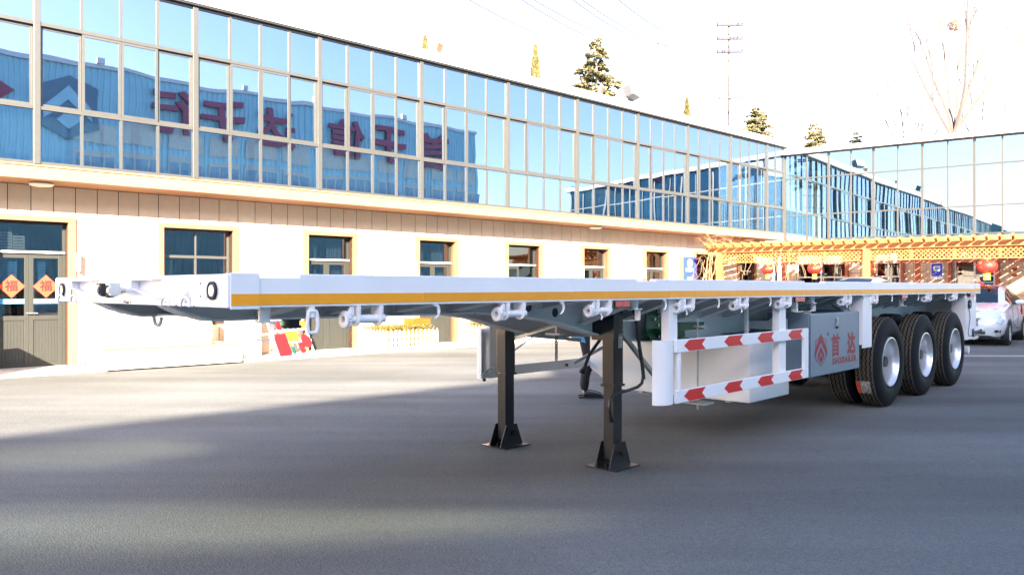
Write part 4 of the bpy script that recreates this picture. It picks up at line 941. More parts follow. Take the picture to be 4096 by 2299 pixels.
# green bracket
gb = MB(); gb.prism([(3.95, 1.22), (4.09, 1.24), (4.35, 1.11), (4.35, 1.001), (4.02, 1.001), (3.95, 1.06)], .56, .575)
gb.prism([(4.17, 1.25), (4.31, 1.15), (4.31, 1.04), (4.17, 1.04)], .60, .612); gb.box(4.352, 4.80, .50, .60, 1.06, 1.125); gb.box(3.99, 4.44, .44, .69, .985, 1.0); gb.box(4.36, 4.50, .52, .64, 1.001, 1.059); gb.box(4.06, 4.30, .46, .559, 1.04, 1.09)
g_ = gb.build('green_bracket', 'green', T, bev=.003)
for xx, zz in ((4.12, 1.12), (4.20, 1.12), (4.12, 1.02), (4.22, 1.02), (4.28, 1.09), (4.06, 1.17)): m = MB(); m.disc((xx, .555, zz), .012, -.012, .004, 'y', 6); m.build('bolt', 'chrome', g_)
# white bracket by the toolbox
m = MB(); m.prism([(.25, 1.02), (.80, 1.02), (.80, 1.09), (.45, 1.10), (.36, 1.17), (.25, 1.12)], 5.98, 5.992, 'x'); m.box(5.97, 6.0, .24, .82, 1.011, 1.0195); m.build('air_tank_bracket', 'white', T)
m = MB(); m.disc((5.975, .31, 1.065), .012, -.014, 0, 'x', 6); m.build('bolt', 'brass', T)
# toolbox
m = MB(); m.box(6.055, 7.385, .06, .50, .54, 1.176); tb = m.build('toolbox', 'grey_paint', T, bev=.006)
m = MB(); m.box(6.075, 7.375, .046, .059, .548, 1.168); m.build('toolbox_door', 'grey_paint', tb, bev=.003)
m = MB(); m.box(6.70, 6.742, .036, .0455, 1.03, 1.125); m.box(6.706, 6.736, .026, .0355, 1.055, 1.115); lt = m.build('latch', 'chrome', tb, bev=.002)
m = MB(); m.disc((6.721, 0, 1.024), .016, .028, .045, 'y', 12); m.build('latch_lock', 'black', lt)
for x in (6.10, 7.12): m = MB(); m.box(x, x+.16, .12, .4, 1.177, 1.19); m.bar((x+.02, .15, 1.19), (x+.15, .3, 1.235), .02); m.bar((x+.08, .1, 1.2), (x+.12, .1, 1.24), .015); m.build('hinge', 'galv', tb)
r_, c_ = shield(6.318, .805, .335, .0455); r_.build('logo_outline', 'logo_red', tb); c_.build('logo_chevrons', 'logo_red', tb)
put(text_mesh('首', .245, 'logo_red', .0006, .007), 'lettering', tb, (6.70, .045, .815), FRONT, (.92, 1, 1)); put(text_mesh('达', .24, 'logo_red', .0006, .011), 'lettering', tb, (7.14, .045, .815), FRONT, (.92, 1, 1))
put(text_mesh('SHODAILER', .088, 'logo_red', .0006, .0045, 1.34), 'lettering', tb, (6.945, .045, .665), FRONT, (1.12, 1, 1)); put(text_mesh('®', .05, 'logo_red', .0006), 'lettering', tb, (6.50, .045, .955), FRONT)
# mud panel and suspension hangers
m = MB(); m.box(7.41, 7.69, .02, .032, .762, 1.372); m.box(7.40, 7.70, .0325, .04, 1.09, 1.10); m.build('mud_panel', 'white', T, bev=.003)
m = MB(); m.box(7.41, 7.44, .033, .60, .80, 1.36); m.build('mud_panel', 'white', T)
for tc in (.72, 1.61):
    for s in (7.72, 9.10, 10.49, 11.87): m = MB(); m.prism([(s-.13, .98), (s+.13, .98), (s+.05, .66), (s-.05, .66)], tc-.05, tc+.05); m.build('spring_hanger', 'white_under', T, bev=.004)
AX = (8.41, 9.79, 11.19)
for s in AX:
    m = MB(); m.tube([(s, .1, .54), (s, 2.23, .54)], .065, 14); m.build('axle', 'black', T, smooth=True)
    for tc in (.84, 1.49):
        m = MB(); [m.tube([(s-.62+i*.04, tc, .70+i*.014), (s-.3, tc, .635+i*.014), (s, tc, .61+i*.014), (s+.3, tc, .635+i*.014), (s+.62-i*.04, tc, .70+i*.014)], .011, 4) for i in range(6)]; m.build('leaf_spring', 'black', T)
m = MB(); m.tube([(7.9, 1.0, .72), (7.9, 1.9, .72)], .13, 18); m.build('air_tank', 'black', T, smooth=True)
# wheels
def tyre_mesh():
    prof = [(.02, .30), (-.008, .33), (-.014, .40), (-.006, .47), (.010, .505), (.025, .528)]
    seg = 192; m = MB(); rows = [list(p) for p in prof]
    gro = [(.058, .017), (.105, .015), (.152, .015), (.199, .017)]
    tread = [(.030, .536)]
    for c_, w_ in gro: tread += [(c_-w_/2, .540, 1), (c_-w_/2+.001, .524, 1), (c_+w_/2-.001, .524, 1), (c_+w_/2, .540, 1)]
    tread += [(.228, .536)]
    full = [(a, b, 0) for a, b in prof]+[(t[0], t[1], len(t) > 2) for t in tread]+[(.257-a, b, 0) for a, b in reversed(prof)]
    n = len(full); tri = lambda a: abs(((a*48/PI) % 2)-1)*2-1
    for k_ in range(seg):
        a = 2*PI*k_/seg; z_ = tri(a)*.008
        for h, r, zz in full:
            if not zz and r > .53: r = r-.006*(math.sin(a*60) > .2)
            m.v.append((r*math.cos(a), h+(z_ if zz else 0), r*math.sin(a)))
    for k_ in range(seg):
        for j in range(n-1): k2 = (k_+1) % seg; m.f.append((k_*n+j, k2*n+j, k2*n+j+1, k_*n+j+1))
    me = m.mesh('tyre', ['tyre', 'tread'], True)
    for p in me.polygons:
        c = p.center; r = math.hypot(c.x, c.z)
        if r > .5335 : p.material_index = 1
    return me
TY = tyre_mesh()
m = MB(); m.lathe([(.02, .301), (-.004, .298), (-.006, .289), (.012, .283), (.03, .268), (.075, .262), (.12, .256), (.20, .250), (.212, .225), (.214, .001)], (0, 0, 0), 'y', 48); RM = m.mesh('rim', 'rim', True)
m = MB(); m.lathe([(.204, .085), (.185, .085), (.175, .07), (.175, .001)], (0, 0, 0), 'y', 24)
for i in range(10): a = 2*PI*i/10; m.tube([(.142*math.cos(a), .213, .142*math.sin(a)), (.142*math.cos(a), .192, .142*math.sin(a))], .009, 6)
HB = m.mesh('hub', 'rim', True)
for s in AX:
    for t0, flip in ((.045, 0), (.37, 1), (TW-.045, 2), (TW-.37, 3)):
        Wh = bpy.data.objects.new('wheel', None); C.objects.link(Wh); Wh.parent = T
        out = flip in (0, 2); base_rot = 0 if flip in (0, 3) else PI
        if flip == 1: Wh.location = (s, .37+.257-.0, .54); Wh.rotation_euler = (0, 0, PI)
        elif flip == 0: Wh.location = (s, .045, .54)
        elif flip == 2: Wh.location = (s, TW-.045, .54); Wh.rotation_euler = (0, 0, PI)
        else: Wh.location = (s, TW-.37-.257, .54)
        ty = put(TY, 'tyre', Wh, rot=(0, random.uniform(0, 1), 0)); put(RM, 'rim', Wh)
# paper tread label on the first tyre
m = MB(); vs = []; n = 8
for j in range(n+1):
    a = R(202+j*2.3)
    for yy in (.075+.045, .185+.045): vs.append((AX[0]+.5425*math.cos(a), yy, .54+.5425*math.sin(a)))
m.add(vs, [(2*j, 2*j+1, 2*j+3, 2*j+2) for j in range(n)]); m.build('tyre_label', M['torn'], T, fix=False)
m = MB(); vs = []
for j in range(n+1):
    a = R(202+j*2.3)
    for yy in (.186+.045, .235+.045): vs.append((AX[0]+.5428*math.cos(a), yy, .54+.5428*math.sin(a)))
m.add(vs, [(2*j, 2*j+1, 2*j+3, 2*j+2) for j in range(n)]); m.build('tyre_label', 'red_lens', T, fix=False)
# tail end
m = MB(); m.box(11.76, 12.36, .045, .056, .795, 1.35); tp_ = m.build('tail_panel', 'white', T, bev=.002)
m = MB(); m.box(11.76, 11.775, .0565, .24, .64, 1.35); m.build('tail_panel', 'white', T, bev=.002)
m = MB(); m.box(11.765, 12.10, .040, .24, .64, .79); m.build('tail_box', 'white', T, bev=.004)
m = MB(); m.box(11.79, 12.34, .041, .0445, 1.075, 1.10); m.build('seam_strip', 'white_under', tp_)
m = MB(); m.box(12.27, 12.28, .25, 2.08, .62, 1.36); m.build('tail_bulkhead', 'white', T)
m = MB(); m.box(12.345, 12.36, .0565, .24, .795, 1.35); m.build('tail_panel', 'white', T, bev=.002)
m = MB(); m.disc((11.93, .04, 1.185), .070, -.022, .0, 'y', 28); vv = m.build('rubber_buffer', 'black_plastic', T, bev=.006)
m = MB(); m.box(11.905, 11.95, .0165, .0178, 1.178, 1.194); m.build('buffer_label', 'paper', vv)
m = MB(); m.tube([(11.88, .033, 1.12), (11.93, .030, 1.03), (11.94, .030, .95), (11.90, .032, .86), (11.86, .03, .80), (11.84, .03, .74), (11.88, .03, .70), (12.0, .03, .69), (12.08, .03, .71)], .0045, 6); m.build('cable', 'black_plastic', T, smooth=True)
m = MB(); m.box(12.105, 12.15, .02, .08, .67, .78); m.tube([(12.15, .05, .735), (12.35, .03, .745), (12.52, .01, .765)], [.028, .022, .018], 8); st = m.build('lamp_stalk', 'black_plastic', T, smooth=True)
m = MB(); m.lathe([(-.026, .001), (-.022, .03), (-.004, .036), (.014, .03), (.02, .001)], (12.56, .0, .77), 'y', 18); m.build('lens', 'clear_lens', st, smooth=True)
m = MB(); m.box(12.1, 12.42, .02, .05, .655, .672); m.box(12.1, 12.36, .02, .05, .635, .645); m.build('lamp_bracket', 'white', T)
m = MB(); m.tube([(12.25, .12, .46), (12.25, 2.2, .46)], .062, 22); m.build('rear_bumper_bar', 'white', T, smooth=True, bev=.0)
for tc in (.6, 1.7): m = MB(); m.bar((12.25, tc, .52), (12.18, tc, 1.0), .08, .05); m.build('bumper_post', 'white', T)

# ------------------------------------------------------------------ cars
ST = [  # x, z_low, z_belt, z_top, w_low, w_mid, w_belt, w_roof
    (2.12, .34, .52, .60, .40, .50, .42, .30), (2.08, .26, .62, .69, .58, .66, .58, .42), (1.98, .22, .70, .76, .70, .76, .69, .52), (1.75, .21, .79, .86, .78, .83, .77, .60),
    (1.28, .21, .89, .955, .82, .855, .81, .66), (.92, .21, .95, 1.02, .82, .855, .82, .70), (.35, .20, .97, 1.36, .82, .86, .83, .60), (.05, .20, .975, 1.44, .82, .86, .83, .58),
    (-.45, .20, .985, 1.475, .82, .86, .83, .57), (-1.05, .20, 1.0, 1.45, .82, .86, .82, .55), (-1.45, .21, 1.02, 1.38, .81, .855, .81, .53), (-1.85, .24, 1.03, 1.08, .78, .83, .77, .60), (-2.10, .32, .95, .99, .72, .77, .70, .55), (-2.15, .36, .60, .64, .66, .70, .62, .5)]
def sect(S_):
    x, zl, zb_, zt, wl, wm, wb, wr = S_; gh = max(0, zt-zb_)
    half = [(wl*.90, zl), (wl, zl+.07), (wm, zl+(zb_-zl)*.42), (wm+.005, zl+(zb_-zl)*.66), (wb, zb_), (wr+(wb-wr)*.12, zb_+gh*.80), (wr*.80, zb_+gh*.965), (wr*.40, zt-.002), (0, zt)]
    return [(x, y, z) for y, z in half]+[(x, -y, z) for y, z in reversed(half[:-1])]
def interp(u):
    for a, b in zip(ST[:-1], ST[1:]):
        if b[0] <= u <= a[0]: f = (a[0]-u)/(a[0]-b[0]); return tuple(p+(q-p)*f for p, q in zip(a, b))
    return ST[0] if u > 0 else ST[-1]
def car(name, label, x, y, rz, paint, hz=1.0, extras=True):
    t = thing(name, label, 'car', (x, y, 0), rz, None)
    us = sorted(set([s[0] for s in ST]+[1.6, 1.1, .75, .55, .2, -.2, -.22, -.3, -.75, -1.25, -1.65, -1.98]), reverse=True)
    rows = [sect(interp(u)) for u in us]; n = len(rows[0]); V_ = [(a, b, c*hz) for r in rows for a, b, c in r]
    parts = {'body': [], 'windscreen': [], 'side_window': [], 'rear_window': []}
    for i in range(len(us)-1):
        for j in range(n-1):
            f = (i*n+j, i*n+j+1, (i+1)*n+j+1, (i+1)*n+j); um = (us[i]+us[i+1])/2; jj = min(j, n-2-j)
            k_ = 'body'
            if .05 < um < .92 and jj in (6, 7): k_ = 'windscreen'
            elif -1.85 < um < -1.45 and jj in (6, 7): k_ = 'rear_window'
            elif -1.45 < um < .35 and jj == 4 and not -.22 < um < -.2: k_ = 'side_window'
            elif .35 <= um < .75 and jj == 4: k_ = 'side_window'
            parts[k_].append(f)
    parts['body'] += [tuple(range(n)), tuple((len(us)-1)*n+j for j in range(n-1, -1, -1)), ]
    parts['body'] += [(i*n, (i+1)*n, (i+1)*n+n-1, i*n+n-1) for i in range(len(us)-1)]
    for k_, fs in parts.items():
        m = MB(); used = sorted({i for f in fs for i in f}); mp_ = {q: i for i, q in enumerate(used)}
        m.add([V_[q] for q in used], [tuple(mp_[i] for i in f) for f in fs]); o = m.build(k_, paint if k_ == 'body' else 'car_glass', t, smooth=True, fix=(k_ == 'body'))
    m = MB(); m.box(-1.5, 1.0, -.6, .6, .45, .95); m.box(-.4, -.1, -.55, -.1, .95, 1.25); m.box(-.4, -.1, .1, .55, .95, 1.25); m.box(.7, .95, -.7, .7, .85, .96); m.build('cabin_interior', 'black_plastic', t)
    def surf(u, j, s_):        # a point on the side/front skin: station u, section position j (0..8), side s_
        a = sect(interp(u)); i = min(int(j), 7); f = j-i; p, q = Vector(a[i]), Vector(a[i+1]); r = p.lerp(q, f); r.y *= s_; r.z *= hz; return r
    def patch(nm, mt, pts, off=.012, th=.02):
        c = sum(pts, Vector())/len(pts); nn = Vector((0, 0, 0))
        for i in range(len(pts)): nn += (pts[i]-c).cross(pts[(i+1) % len(pts)]-c)
        nn.normalize()
        if nn.x < 0 and abs(nn.x) > .1: nn = -nn
        elif abs(nn.x) <= .1 and nn.y*c.y < 0: nn = -nn
        m = MB(); k_ = len(pts); m.add([p+nn*off for p in pts]+[p-nn*th for p in pts]+[c+nn*(off+.012)], [(i, (i+1) % k_, 2*k_) for i in range(k_)]+[(i, i+k_, (i+1) % k_+k_, (i+1) % k_) for i in range(k_)])
        return m.build(nm, mt, t, smooth=True)
    for s_ in (1, -1):
        patch('headlamp', 'headlamp', [surf(2.05, 3.35, s_), surf(1.94, 3.85, s_), surf(1.62, 4.02, s_), surf(1.58, 3.7, s_), surf(1.80, 2.95, s_), surf(1.98, 2.85, s_)])
        patch('fog_lamp_recess', 'black_plastic', [surf(2.08, 1.7, s_), surf(1.93, 1.75, s_), surf(1.90, 1.25, s_), surf(2.03, 1.15, s_)])
        m = MB(); m.tube([(.62, s_*.83, 1.0*hz), (.60, s_*.92, 1.01*hz)], .025, 6); m.build('mirror_arm', 'black_plastic', t)
        m = MB(); m.lathe([(-.115, .001), (-.11, .035), (-.05, .062), (.04, .066), (.10, .045), (.12, .001)], (0, 0, 0), 'y', 14); mi = m.build('door_mirror', paint, t, smooth=True); mi.location = (.60, s_*1.0, 1.035*hz); mi.scale = (.8, .9, 1)
        for ux in (.35, -.62):
            m = MB(); p = surf(ux-.6, 3.75, s_); m.box(p.x-.08, p.x+.08, min(p.y, p.y+s_*.02), max(p.y, p.y+s_*.02), p.z-.015, p.z+.015); m.build('door_handle', paint, t, bev=.004)
        for ux in (.70, -.21, -1.15):
            pts = [surf(ux, j, s_)+Vector((0, s_*.001, 0)) for j in (1, 2, 3, 4)]; m = MB(); m.tube(pts, .005, 4); m.build('door_seam', 'black_plastic', t)
        for ux in (1.28, -1.32):
            m = MB(); m.lathe([(s_*.60, .32), (s_*.868, .32), (s_*.868, .345), (s_*.60, .345)], (ux, 0, .31), 'y', 28, closed=True); m.lathe([(s_*.70, .001), (s_*.70, .32)], (ux, 0, .31), 'y', 24); m.build('wheel_arch', 'black_plastic', t)
            wh = bpy.data.objects.new('wheel', None); C.objects.link(wh); wh.parent = t; wh.location = (ux, s_*.78, .305)
            m = MB(); m.lathe([(-.09, .20), (-.095, .27), (-.075, .305), (.075, .305), (.095, .27), (.09, .20)], (0, 0, 0), 'y', 32); m.build('tyre', 'tyre', wh, smooth=True)
            m = MB(); m.lathe([(s_*.085, .205), (s_*.075, .19), (s_*.02, .185)], (0, 0, 0), 'y', 28); m.disc((0, 0, 0), .05, s_*.03, s_*.07, 'y', 12)
            for q in range(5):
                a = 2*PI*q/5; m.bar((.04*math.cos(a), s_*.06, .04*math.sin(a)), (.19*math.cos(a), s_*.07, .19*math.sin(a)), .045, .02, up=(0, 1, 0))
            m.lathe([(s_*.0, .001), (s_*.0, .19)], (0, 0, 0), 'y', 20); m.build('rim', 'rim', wh)
        m = MB(); m.box(-2.16, -2.05, min(s_*.45, s_*.72), max(s_*.45, s_*.72), .72*hz, .92*hz); m.build('tail_lamp', 'red_lens', t, bev=.01)
    for i in range(5):
        m = MB(); z = .50+i*.035; m.box(2.085, 2.135, -.30+.0*i, .30, z, z+.017); m.build('grille_slat', 'black_plastic', t)
    m = MB(); m.box(2.10, 2.142, -.34, .34, .675, .70); m.build('grille_trim', 'chrome', t); m = MB(); m.box(2.05, 2.125, -.45, .45, .30, .37); m.build('lower_grille', 'black_plastic', t)
    m = MB(); m.box(2.126, 2.14, -.22, .22, .39, .48); m.build('number_plate', 'navy', t)
    m = MB(); m.tube([surf(1.95, 8, 1)+Vector((.05, 0, .012)), surf(1.85, 7, 1)+Vector((0, 0, .006)), surf(1.6, 5.2, 1)+Vector((0, 0, .004)), surf(1.1, 4.6, 1)+Vector((0, 0, .004)), surf(.9, 4.6, 1)], .006, 4); m.build('bonnet_seam', 'black_plastic', t)
    m = MB(); m.box(-1.9, 1.9, -.72, .72, .17, .22); m.build('underbody', 'black_plastic', t)
    return t
cw = car('parked_car', 'white hatchback with red ribbon on its door mirror parked behind the trailer tail', 12.6, 20.96, math.atan2(-.77, -.64), 'car_white', 1.03)
m = MB(); m.tube([(.60, 1.02, 1.03), (.58, 1.03, .93), (.55, 1.02, .83), (.56, 1.03, .75)], [.018, .02, .024, .012], 5); m.build('ribbon', 'ribbon', cw)
m = MB(); m.tube([(.45, .72, 1.22), (.56, .80, 1.08)], .012, 5); m.build('ribbon', 'ribbon', cw)
m = MB(); m.add([(-.3, -.14, 1.46), (-.3, .14, 1.46), (-.1, .14, 1.46), (-.1, -.14, 1.46), (-.2, 0, 1.62)], [(0, 1, 2, 3), (0, 1, 4), (1, 2, 4), (2, 3, 4), (3, 0, 4)]); m.build('roof_bow', 'ribbon', cw)
cs = car('parked_car', 'silver van-height car whose roof shows above the trailer deck', 9.1, 20.6, math.atan2(-.77, -.64), 'car_silver', 1.17)
cg = car('parked_car', 'silver-grey car cut by the right edge of the photo behind the white hatchback', 17.0, 23.6, math.atan2(-.77, -.64), 'car_silver', 1.02)

# ------------------------------------------------------------------ person bending down behind the trailer
def skin(name, m_, nodes, links, parent, root=0, lvl=2, mod_scale=1.0):
    me = bpy.data.meshes.new(name); me.from_pydata([n[0] for n in nodes], links, []); me.materials.append(M[m_])
    o = put(me, name, parent)
    o.modifiers.new('skin', 'SKIN').use_smooth_shade = True
    for i, n_ in enumerate(nodes):
        r = n_[1]; me.skin_vertices[0].data[i].radius = (r, r) if not isinstance(r, tuple) else r
        me.skin_vertices[0].data[i].use_root = (i == root)
    s_ = o.modifiers.new('sub', 'SUBSURF'); s_.levels = lvl; s_.render_levels = lvl
    return o
P = thing('person', 'person in blue work jacket, black trousers and leather shoes bending down behind the trailer', 'person', (.98, 10.25, 0), 0)
N_ = [((0, 0, .86), .13), ((0, .09, .84), .095), ((0, -.09, .84), .095), ((.04, .10, .47), .062), ((.03, -.10, .47), .062), ((-.03, .10, .09), .042), ((-.04, -.10, .09), .042),
      ((.22, 0, 1.00), .135), ((.42, 0, 1.07), .15), ((.53, 0, 1.09), .07), ((.60, 0, 1.09), .055), ((.68, 0, 1.08), .095), ((.76, 0, 1.06), .085),
      ((.42, .17, 1.05), .055), ((.44, .22, .80), .042), ((.58, .16, .60), .030), ((.42, -.17, 1.05), .055), ((.44, -.22, .80), .042), ((.58, -.16, .60), .030), ((.62, .15, .53), .03), ((.62, -.15, .53), .03)]
E_ = [(0, 1), (0, 2), (1, 3), (2, 4), (3, 5), (4, 6), (0, 7), (7, 8), (8, 9), (9, 10), (10, 11), (11, 12), (8, 13), (13, 14), (14, 15), (8, 16), (16, 17), (17, 18), (15, 19), (18, 20)]
skin('body', 'skin', N_, E_, P)
skin('trousers', 'trousers', [((0, 0, .86), .15), ((0, .09, .84), .115), ((0, -.09, .84), .115), ((.04, .10, .47), .072), ((.03, -.10, .47), .072), ((-.01, .10, .28), .060), ((-.02, -.10, .28), .060), ((.08, 0, .93), .15), ((-.03, .10, .09), .058), ((-.04, -.10, .09), .058)], [(0, 1), (0, 2), (1, 3), (2, 4), (3, 5), (4, 6), (0, 7), (5, 8), (6, 9)], P)
skin('jacket', 'jacket', [((.0, 0, .89), .17), ((-.02, 0, .80), .165), ((.20, 0, 1.0), .165), ((.42, 0, 1.07), .17), ((.52, 0, 1.09), .09), ((.42, .18, 1.05), .075), ((.44, .23, .80), .06), ((.56, .17, .63), .048), ((.42, -.18, 1.05), .075), ((.44, -.23, .80), .06), ((.56, -.17, .63), .048)], [(0, 1), (0, 2), (2, 3), (3, 4), (3, 5), (5, 6), (6, 7), (3, 8), (8, 9), (9, 10)], P)
skin('hair', 'hair', [((.68, 0, 1.12), .09), ((.62, 0, 1.12), .075), ((.76, 0, 1.10), .065)], [(0, 1), (0, 2)], P)
for sy, sx in ((.10, -.03), (-.10, -.04)):
    skin('shoe', 'shoe', [((sx-.02, sy, .055), .052), ((sx+.08, sy, .050), .048), ((sx+.17, sy, .036), .040), ((sx+.24, sy, .030), .026)], [(0, 1), (1, 2), (2, 3)], P)
    m = MB(); m.prism([(sx-.07+0, sy-.04), (sx+.05, sy-.042), (sx+.18, sy-.048), (sx+.26, sy-.02), (sx+.26, sy+.02), (sx+.18, sy+.048), (sx+.05, sy+.042), (sx-.07, sy+.04)], 0, .022, 'z'); m.build('sole', 'black_plastic', P, bev=.004)
    sg = 1 if sy > 0 else -1
    for f in range(4): m = MB(); y = sg*.15+(f-1.5)*.019; m.tube([(.62, y, .53), (.645, y, .485+.004*abs(f-1.5)), (.64, y, .45), (.622, y, .435)], [.0095, .009, .008, .006], 6); m.build('finger', 'skin', P, smooth=True)
    m = MB(); m.tube([(.61, sg*.12, .55), (.60, sg*.105, .51), (.605, sg*.11, .48)], [.011, .010, .008], 6); m.build('thumb', 'skin', P, smooth=True)

# ------------------------------------------------------------------ trees behind the buildings
def quadleaf(m, p, s, d=None):
    a = Vector((random.gauss(0, 1), random.gauss(0, 1), random.gauss(0, .6))).normalized() if d is None else d
    b = a.orthogonal().normalized(); b = (Matrix.Rotation(random.uniform(0, 2*PI), 3, a) @ b)
    n = len(m.v); q = b*s*.32; m.v += [tuple(p-a*s*.5-q*.4), tuple(p-a*s*.5+q*.4), tuple(p+a*s*.5+q), tuple(p+a*s*.5-q)]; m.f.append((n, n+1, n+2, n+3))
def cedar(x, y, h, spread, label, vis=7.0, dens=1.0):
    t = thing('cedar_tree', label, 'tree', (x, y, 0), random.uniform(0, 6), 'conifers behind the left building')
    m = MB(); m.tube([(0, 0, 0), (.03, .02, h*.5), (0, 0, h*.93), (.02, 0, h)], [.22, .15, .035, .010], 8); m.build('trunk', 'bark', t, smooth=True)
    lf = MB(); br = MB(); z = max(2.0, vis-2)
    while z < h*.985:
        L0 = spread*min(1, ((h-z)/(h-vis+.5)))**.95+.08
        for i in range(5 if h-z > .8 else 3):
            a = random.uniform(0, 2*PI); L_ = L0*random.uniform(.7, 1.45); rise = random.uniform(.02, .22); pts = []
            for j in range(7): g_ = j/6; pts.append(Vector((math.cos(a)*L_*g_, math.sin(a)*L_*g_, z+L_*(rise*g_-.22*g_*g_)+random.uniform(-.02, .02))))
            br.tube(pts, [.026*(1-.13*j) for j in range(7)], 3, cap=False)
            for tw in range(int(5+L_*9*dens)):
                g_ = .15+.85*random.random(); j = min(int(g_*6), 5); p0 = pts[j].lerp(pts[j+1], g_*6-j); sd = random.choice((-1, 1)); tl_ = L_*.30*(1.15-g_)+.10
                dv = Vector((math.cos(a)*.55-math.sin(a)*sd, math.sin(a)*.55+math.cos(a)*sd, random.uniform(-.35, .12))).normalized()
                for q in range(9):
                    p = p0+dv*tl_*(q+random.random())/9; quadleaf(lf, p+Vector((random.gauss(0, .02), random.gauss(0, .02), random.gauss(0, .02))), random.uniform(.09, .20))
        z += random.uniform(.15, .32)
    br.build('branches', 'bark', t, kind='stuff', fix=False); lf.build('crown', 'leaf_cedar', t, kind='stuff', fix=False)
def cypress(x, y, h, r, label, zlo):
    t = thing('cypress_tree', label, 'tree', (x, y, 0), 0, 'conifers behind the left building')
    m = MB(); m.tube([(0, 0, 0), (0, 0, h*.9)], [.16, .03], 8); m.build('trunk', 'bark', t)
    lf = MB()
    for i in range(6500):
        z = zlo+(h-zlo)*random.random()**1.15; f = (h-z)/(h-zlo); rr = r*min(1, (f*1.6+.03))**.8*(.75+.25*math.sin(z*7+i*.001)); a = random.uniform(0, 2*PI); q = rr*random.uniform(.55, 1.05)
        d = Vector((math.cos(a)*.4, math.sin(a)*.4, 1)).normalized(); quadleaf(lf, Vector((math.cos(a)*q, math.sin(a)*q, z+random.uniform(0, .12))), random.uniform(.10, .2), d)
    lf.build('crown', 'leaf_cypress', t, kind='stuff', fix=False)
random.seed(21)
def at(u, k_): return ((u-1288)/1955*k_, k_)
def zt(v, k_): return 1.44+(722-v)/1955*k_
K = 42
cypress(*at(1347, K), zt(118, K), .50, 'slim cypress column left of the large cedar', 9)
cypress(*at(1728, 44), zt(252, 44), .42, 'small cypress tip right of the dark floodlight', 8)
cypress(*at(1069, 34), zt(98, 34), .22, 'thin dry treetop beside the pale floodlight', 10)
cedar(*at(1500, K), zt(84, K), 1.65, 'largest cedar with spreading tiers rising above the roof', 11.4, 1.35)
cedar(*at(1903, 48), zt(255, 48), 1.15, 'mid-size cedar right of the utility pole', 10.4, 1.3)
cedar(*at(2050, 50), zt(306, 50), 1.1, 'cedar behind the corner of the two buildings', 10.0, 1.3)
cedar(*at(2158, 56), zt(320, 56), .7, 'smallest sparse conifer top over the wing roof', 11.0, .5)
def bare(x, y, z_fork, h, label, seed, trunk=.20):
    random.seed(seed); t = thing('bare_tree', label, 'tree', (x, y, 0), 0, 'bare trees behind the wing')
    m = MB(); m.tube([(0, 0, 0), (.05, 0, z_fork*.6), (.1, 0, z_fork)], [trunk, trunk*.8, trunk*.7], 8); m.build('trunk', 'pale_bark', t, smooth=True)
    br = MB()
    def grow(p, d, L_, r, lev):
        n = 5; pts = [p]; dd = d
        for i in range(n):
            dd = (dd+Vector((random.gauss(0, .07), random.gauss(0, .07), .06))).normalized(); pts.append(pts[-1]+dd*L_/n)
        br.tube(pts, [max(.014, 1.15*r*(1-.6*i/n)) for i in range(n+1)], 5 if lev < 2 else 3, cap=False)
        if lev < 3:
            for i in range(2 if lev == 0 else 3):
                j = random.randint(2, n); a = random.uniform(0, 2*PI); out = Vector((math.cos(a), math.sin(a), random.uniform(.5, 1.3))).normalized()
                grow(pts[j], (dd*.8+out*.6).normalized(), L_*random.uniform(.45, .7), r*.45, lev+1)
    for i in range(7): a = 2*PI*i/7+random.uniform(-.3, .3); s_ = random.uniform(.15, .75); grow(Vector((.1, 0, z_fork-random.uniform(0, 1.2))), Vector((math.cos(a)*s_, math.sin(a)*s_*.6, 1)).normalized(), (h-z_fork)*random.uniform(.6, 1), trunk*.5, 0)
    br.build('branches', 'pale_bark', t, kind='stuff', smooth=True, fix=False)
    return t
bx_, by_ = at(2395, 45)
bare(bx_, by_, 10.6, 20.5, 'tall bare tree carrying a bird nest above the wing roof', 4)
bare(*at(2470, 52), 9.5, 17, 'faint bare tree at the right edge behind the wing', 9, .12)
bare(*at(2290, 50), 9, 15.5, 'faint bare tree left of the nest tree', 14, .10)
nx, ny = at(2400, 45); t = thing('bird_nest', 'round twig nest high in the bare tree', 'nest', (nx, ny, zt(62, 45)), 0); m = MB(); random.seed(6)
for i in range(320):
    a, b = random.uniform(0, 2*PI), random.uniform(-1.2, 1.2); p = Vector((math.cos(a)*math.cos(b)*.33, math.sin(a)*math.cos(b)*.33, math.sin(b)*.28)); d = Vector((random.gauss(0, 1), random.gauss(0, 1), random.gauss(0, .5))).normalized()*random.uniform(.12, .28)
    m.bar(p-d, p+d, .011)
m.build('twigs', 'twig', t, kind='stuff')

# ------------------------------------------------------------------ power lines
def pole_a(u, k_, label):
    x, y = at(u, k_); t = thing('utility_pole', label, 'utility pole', (x, y, 0), R(20)); H_ = zt(40, k_)
    m = MB(); m.tube([(0, 0, 0), (0, 0, H_)], [.18, .10], 10); m.build('pole', 'pale_bark', t, smooth=True)
    for v in (66, 100, 133):
        z = zt(v, k_); q = MB(); q.bar((-1.2, -.12, z-.06), (1.2, -.12, z+.22), .20); arm = q.build('crossarm', 'iron', t)
        for xx in (-1.15, -.75, .75, 1.15): q = MB(); q.tube([(xx, -.12, z+.03+xx*.1), (xx, -.12, z+.32+xx*.1)], [.08, .06], 6); q.build('insulator', 'rust', arm)
    q = MB()
    for v in (66, 100, 133): z = zt(v, k_); q.bar((-.8, -.12, z-.03), (0, -.1, z-.75), .03); q.bar((.8, -.12, z-.03), (0, -.1, z-.75), .03)
    q.build('brace', 'iron', t); return x, y
KA = 62; ax_, ay_ = pole_a(1834, KA, 'tall pole with three crossarms carrying the wires')
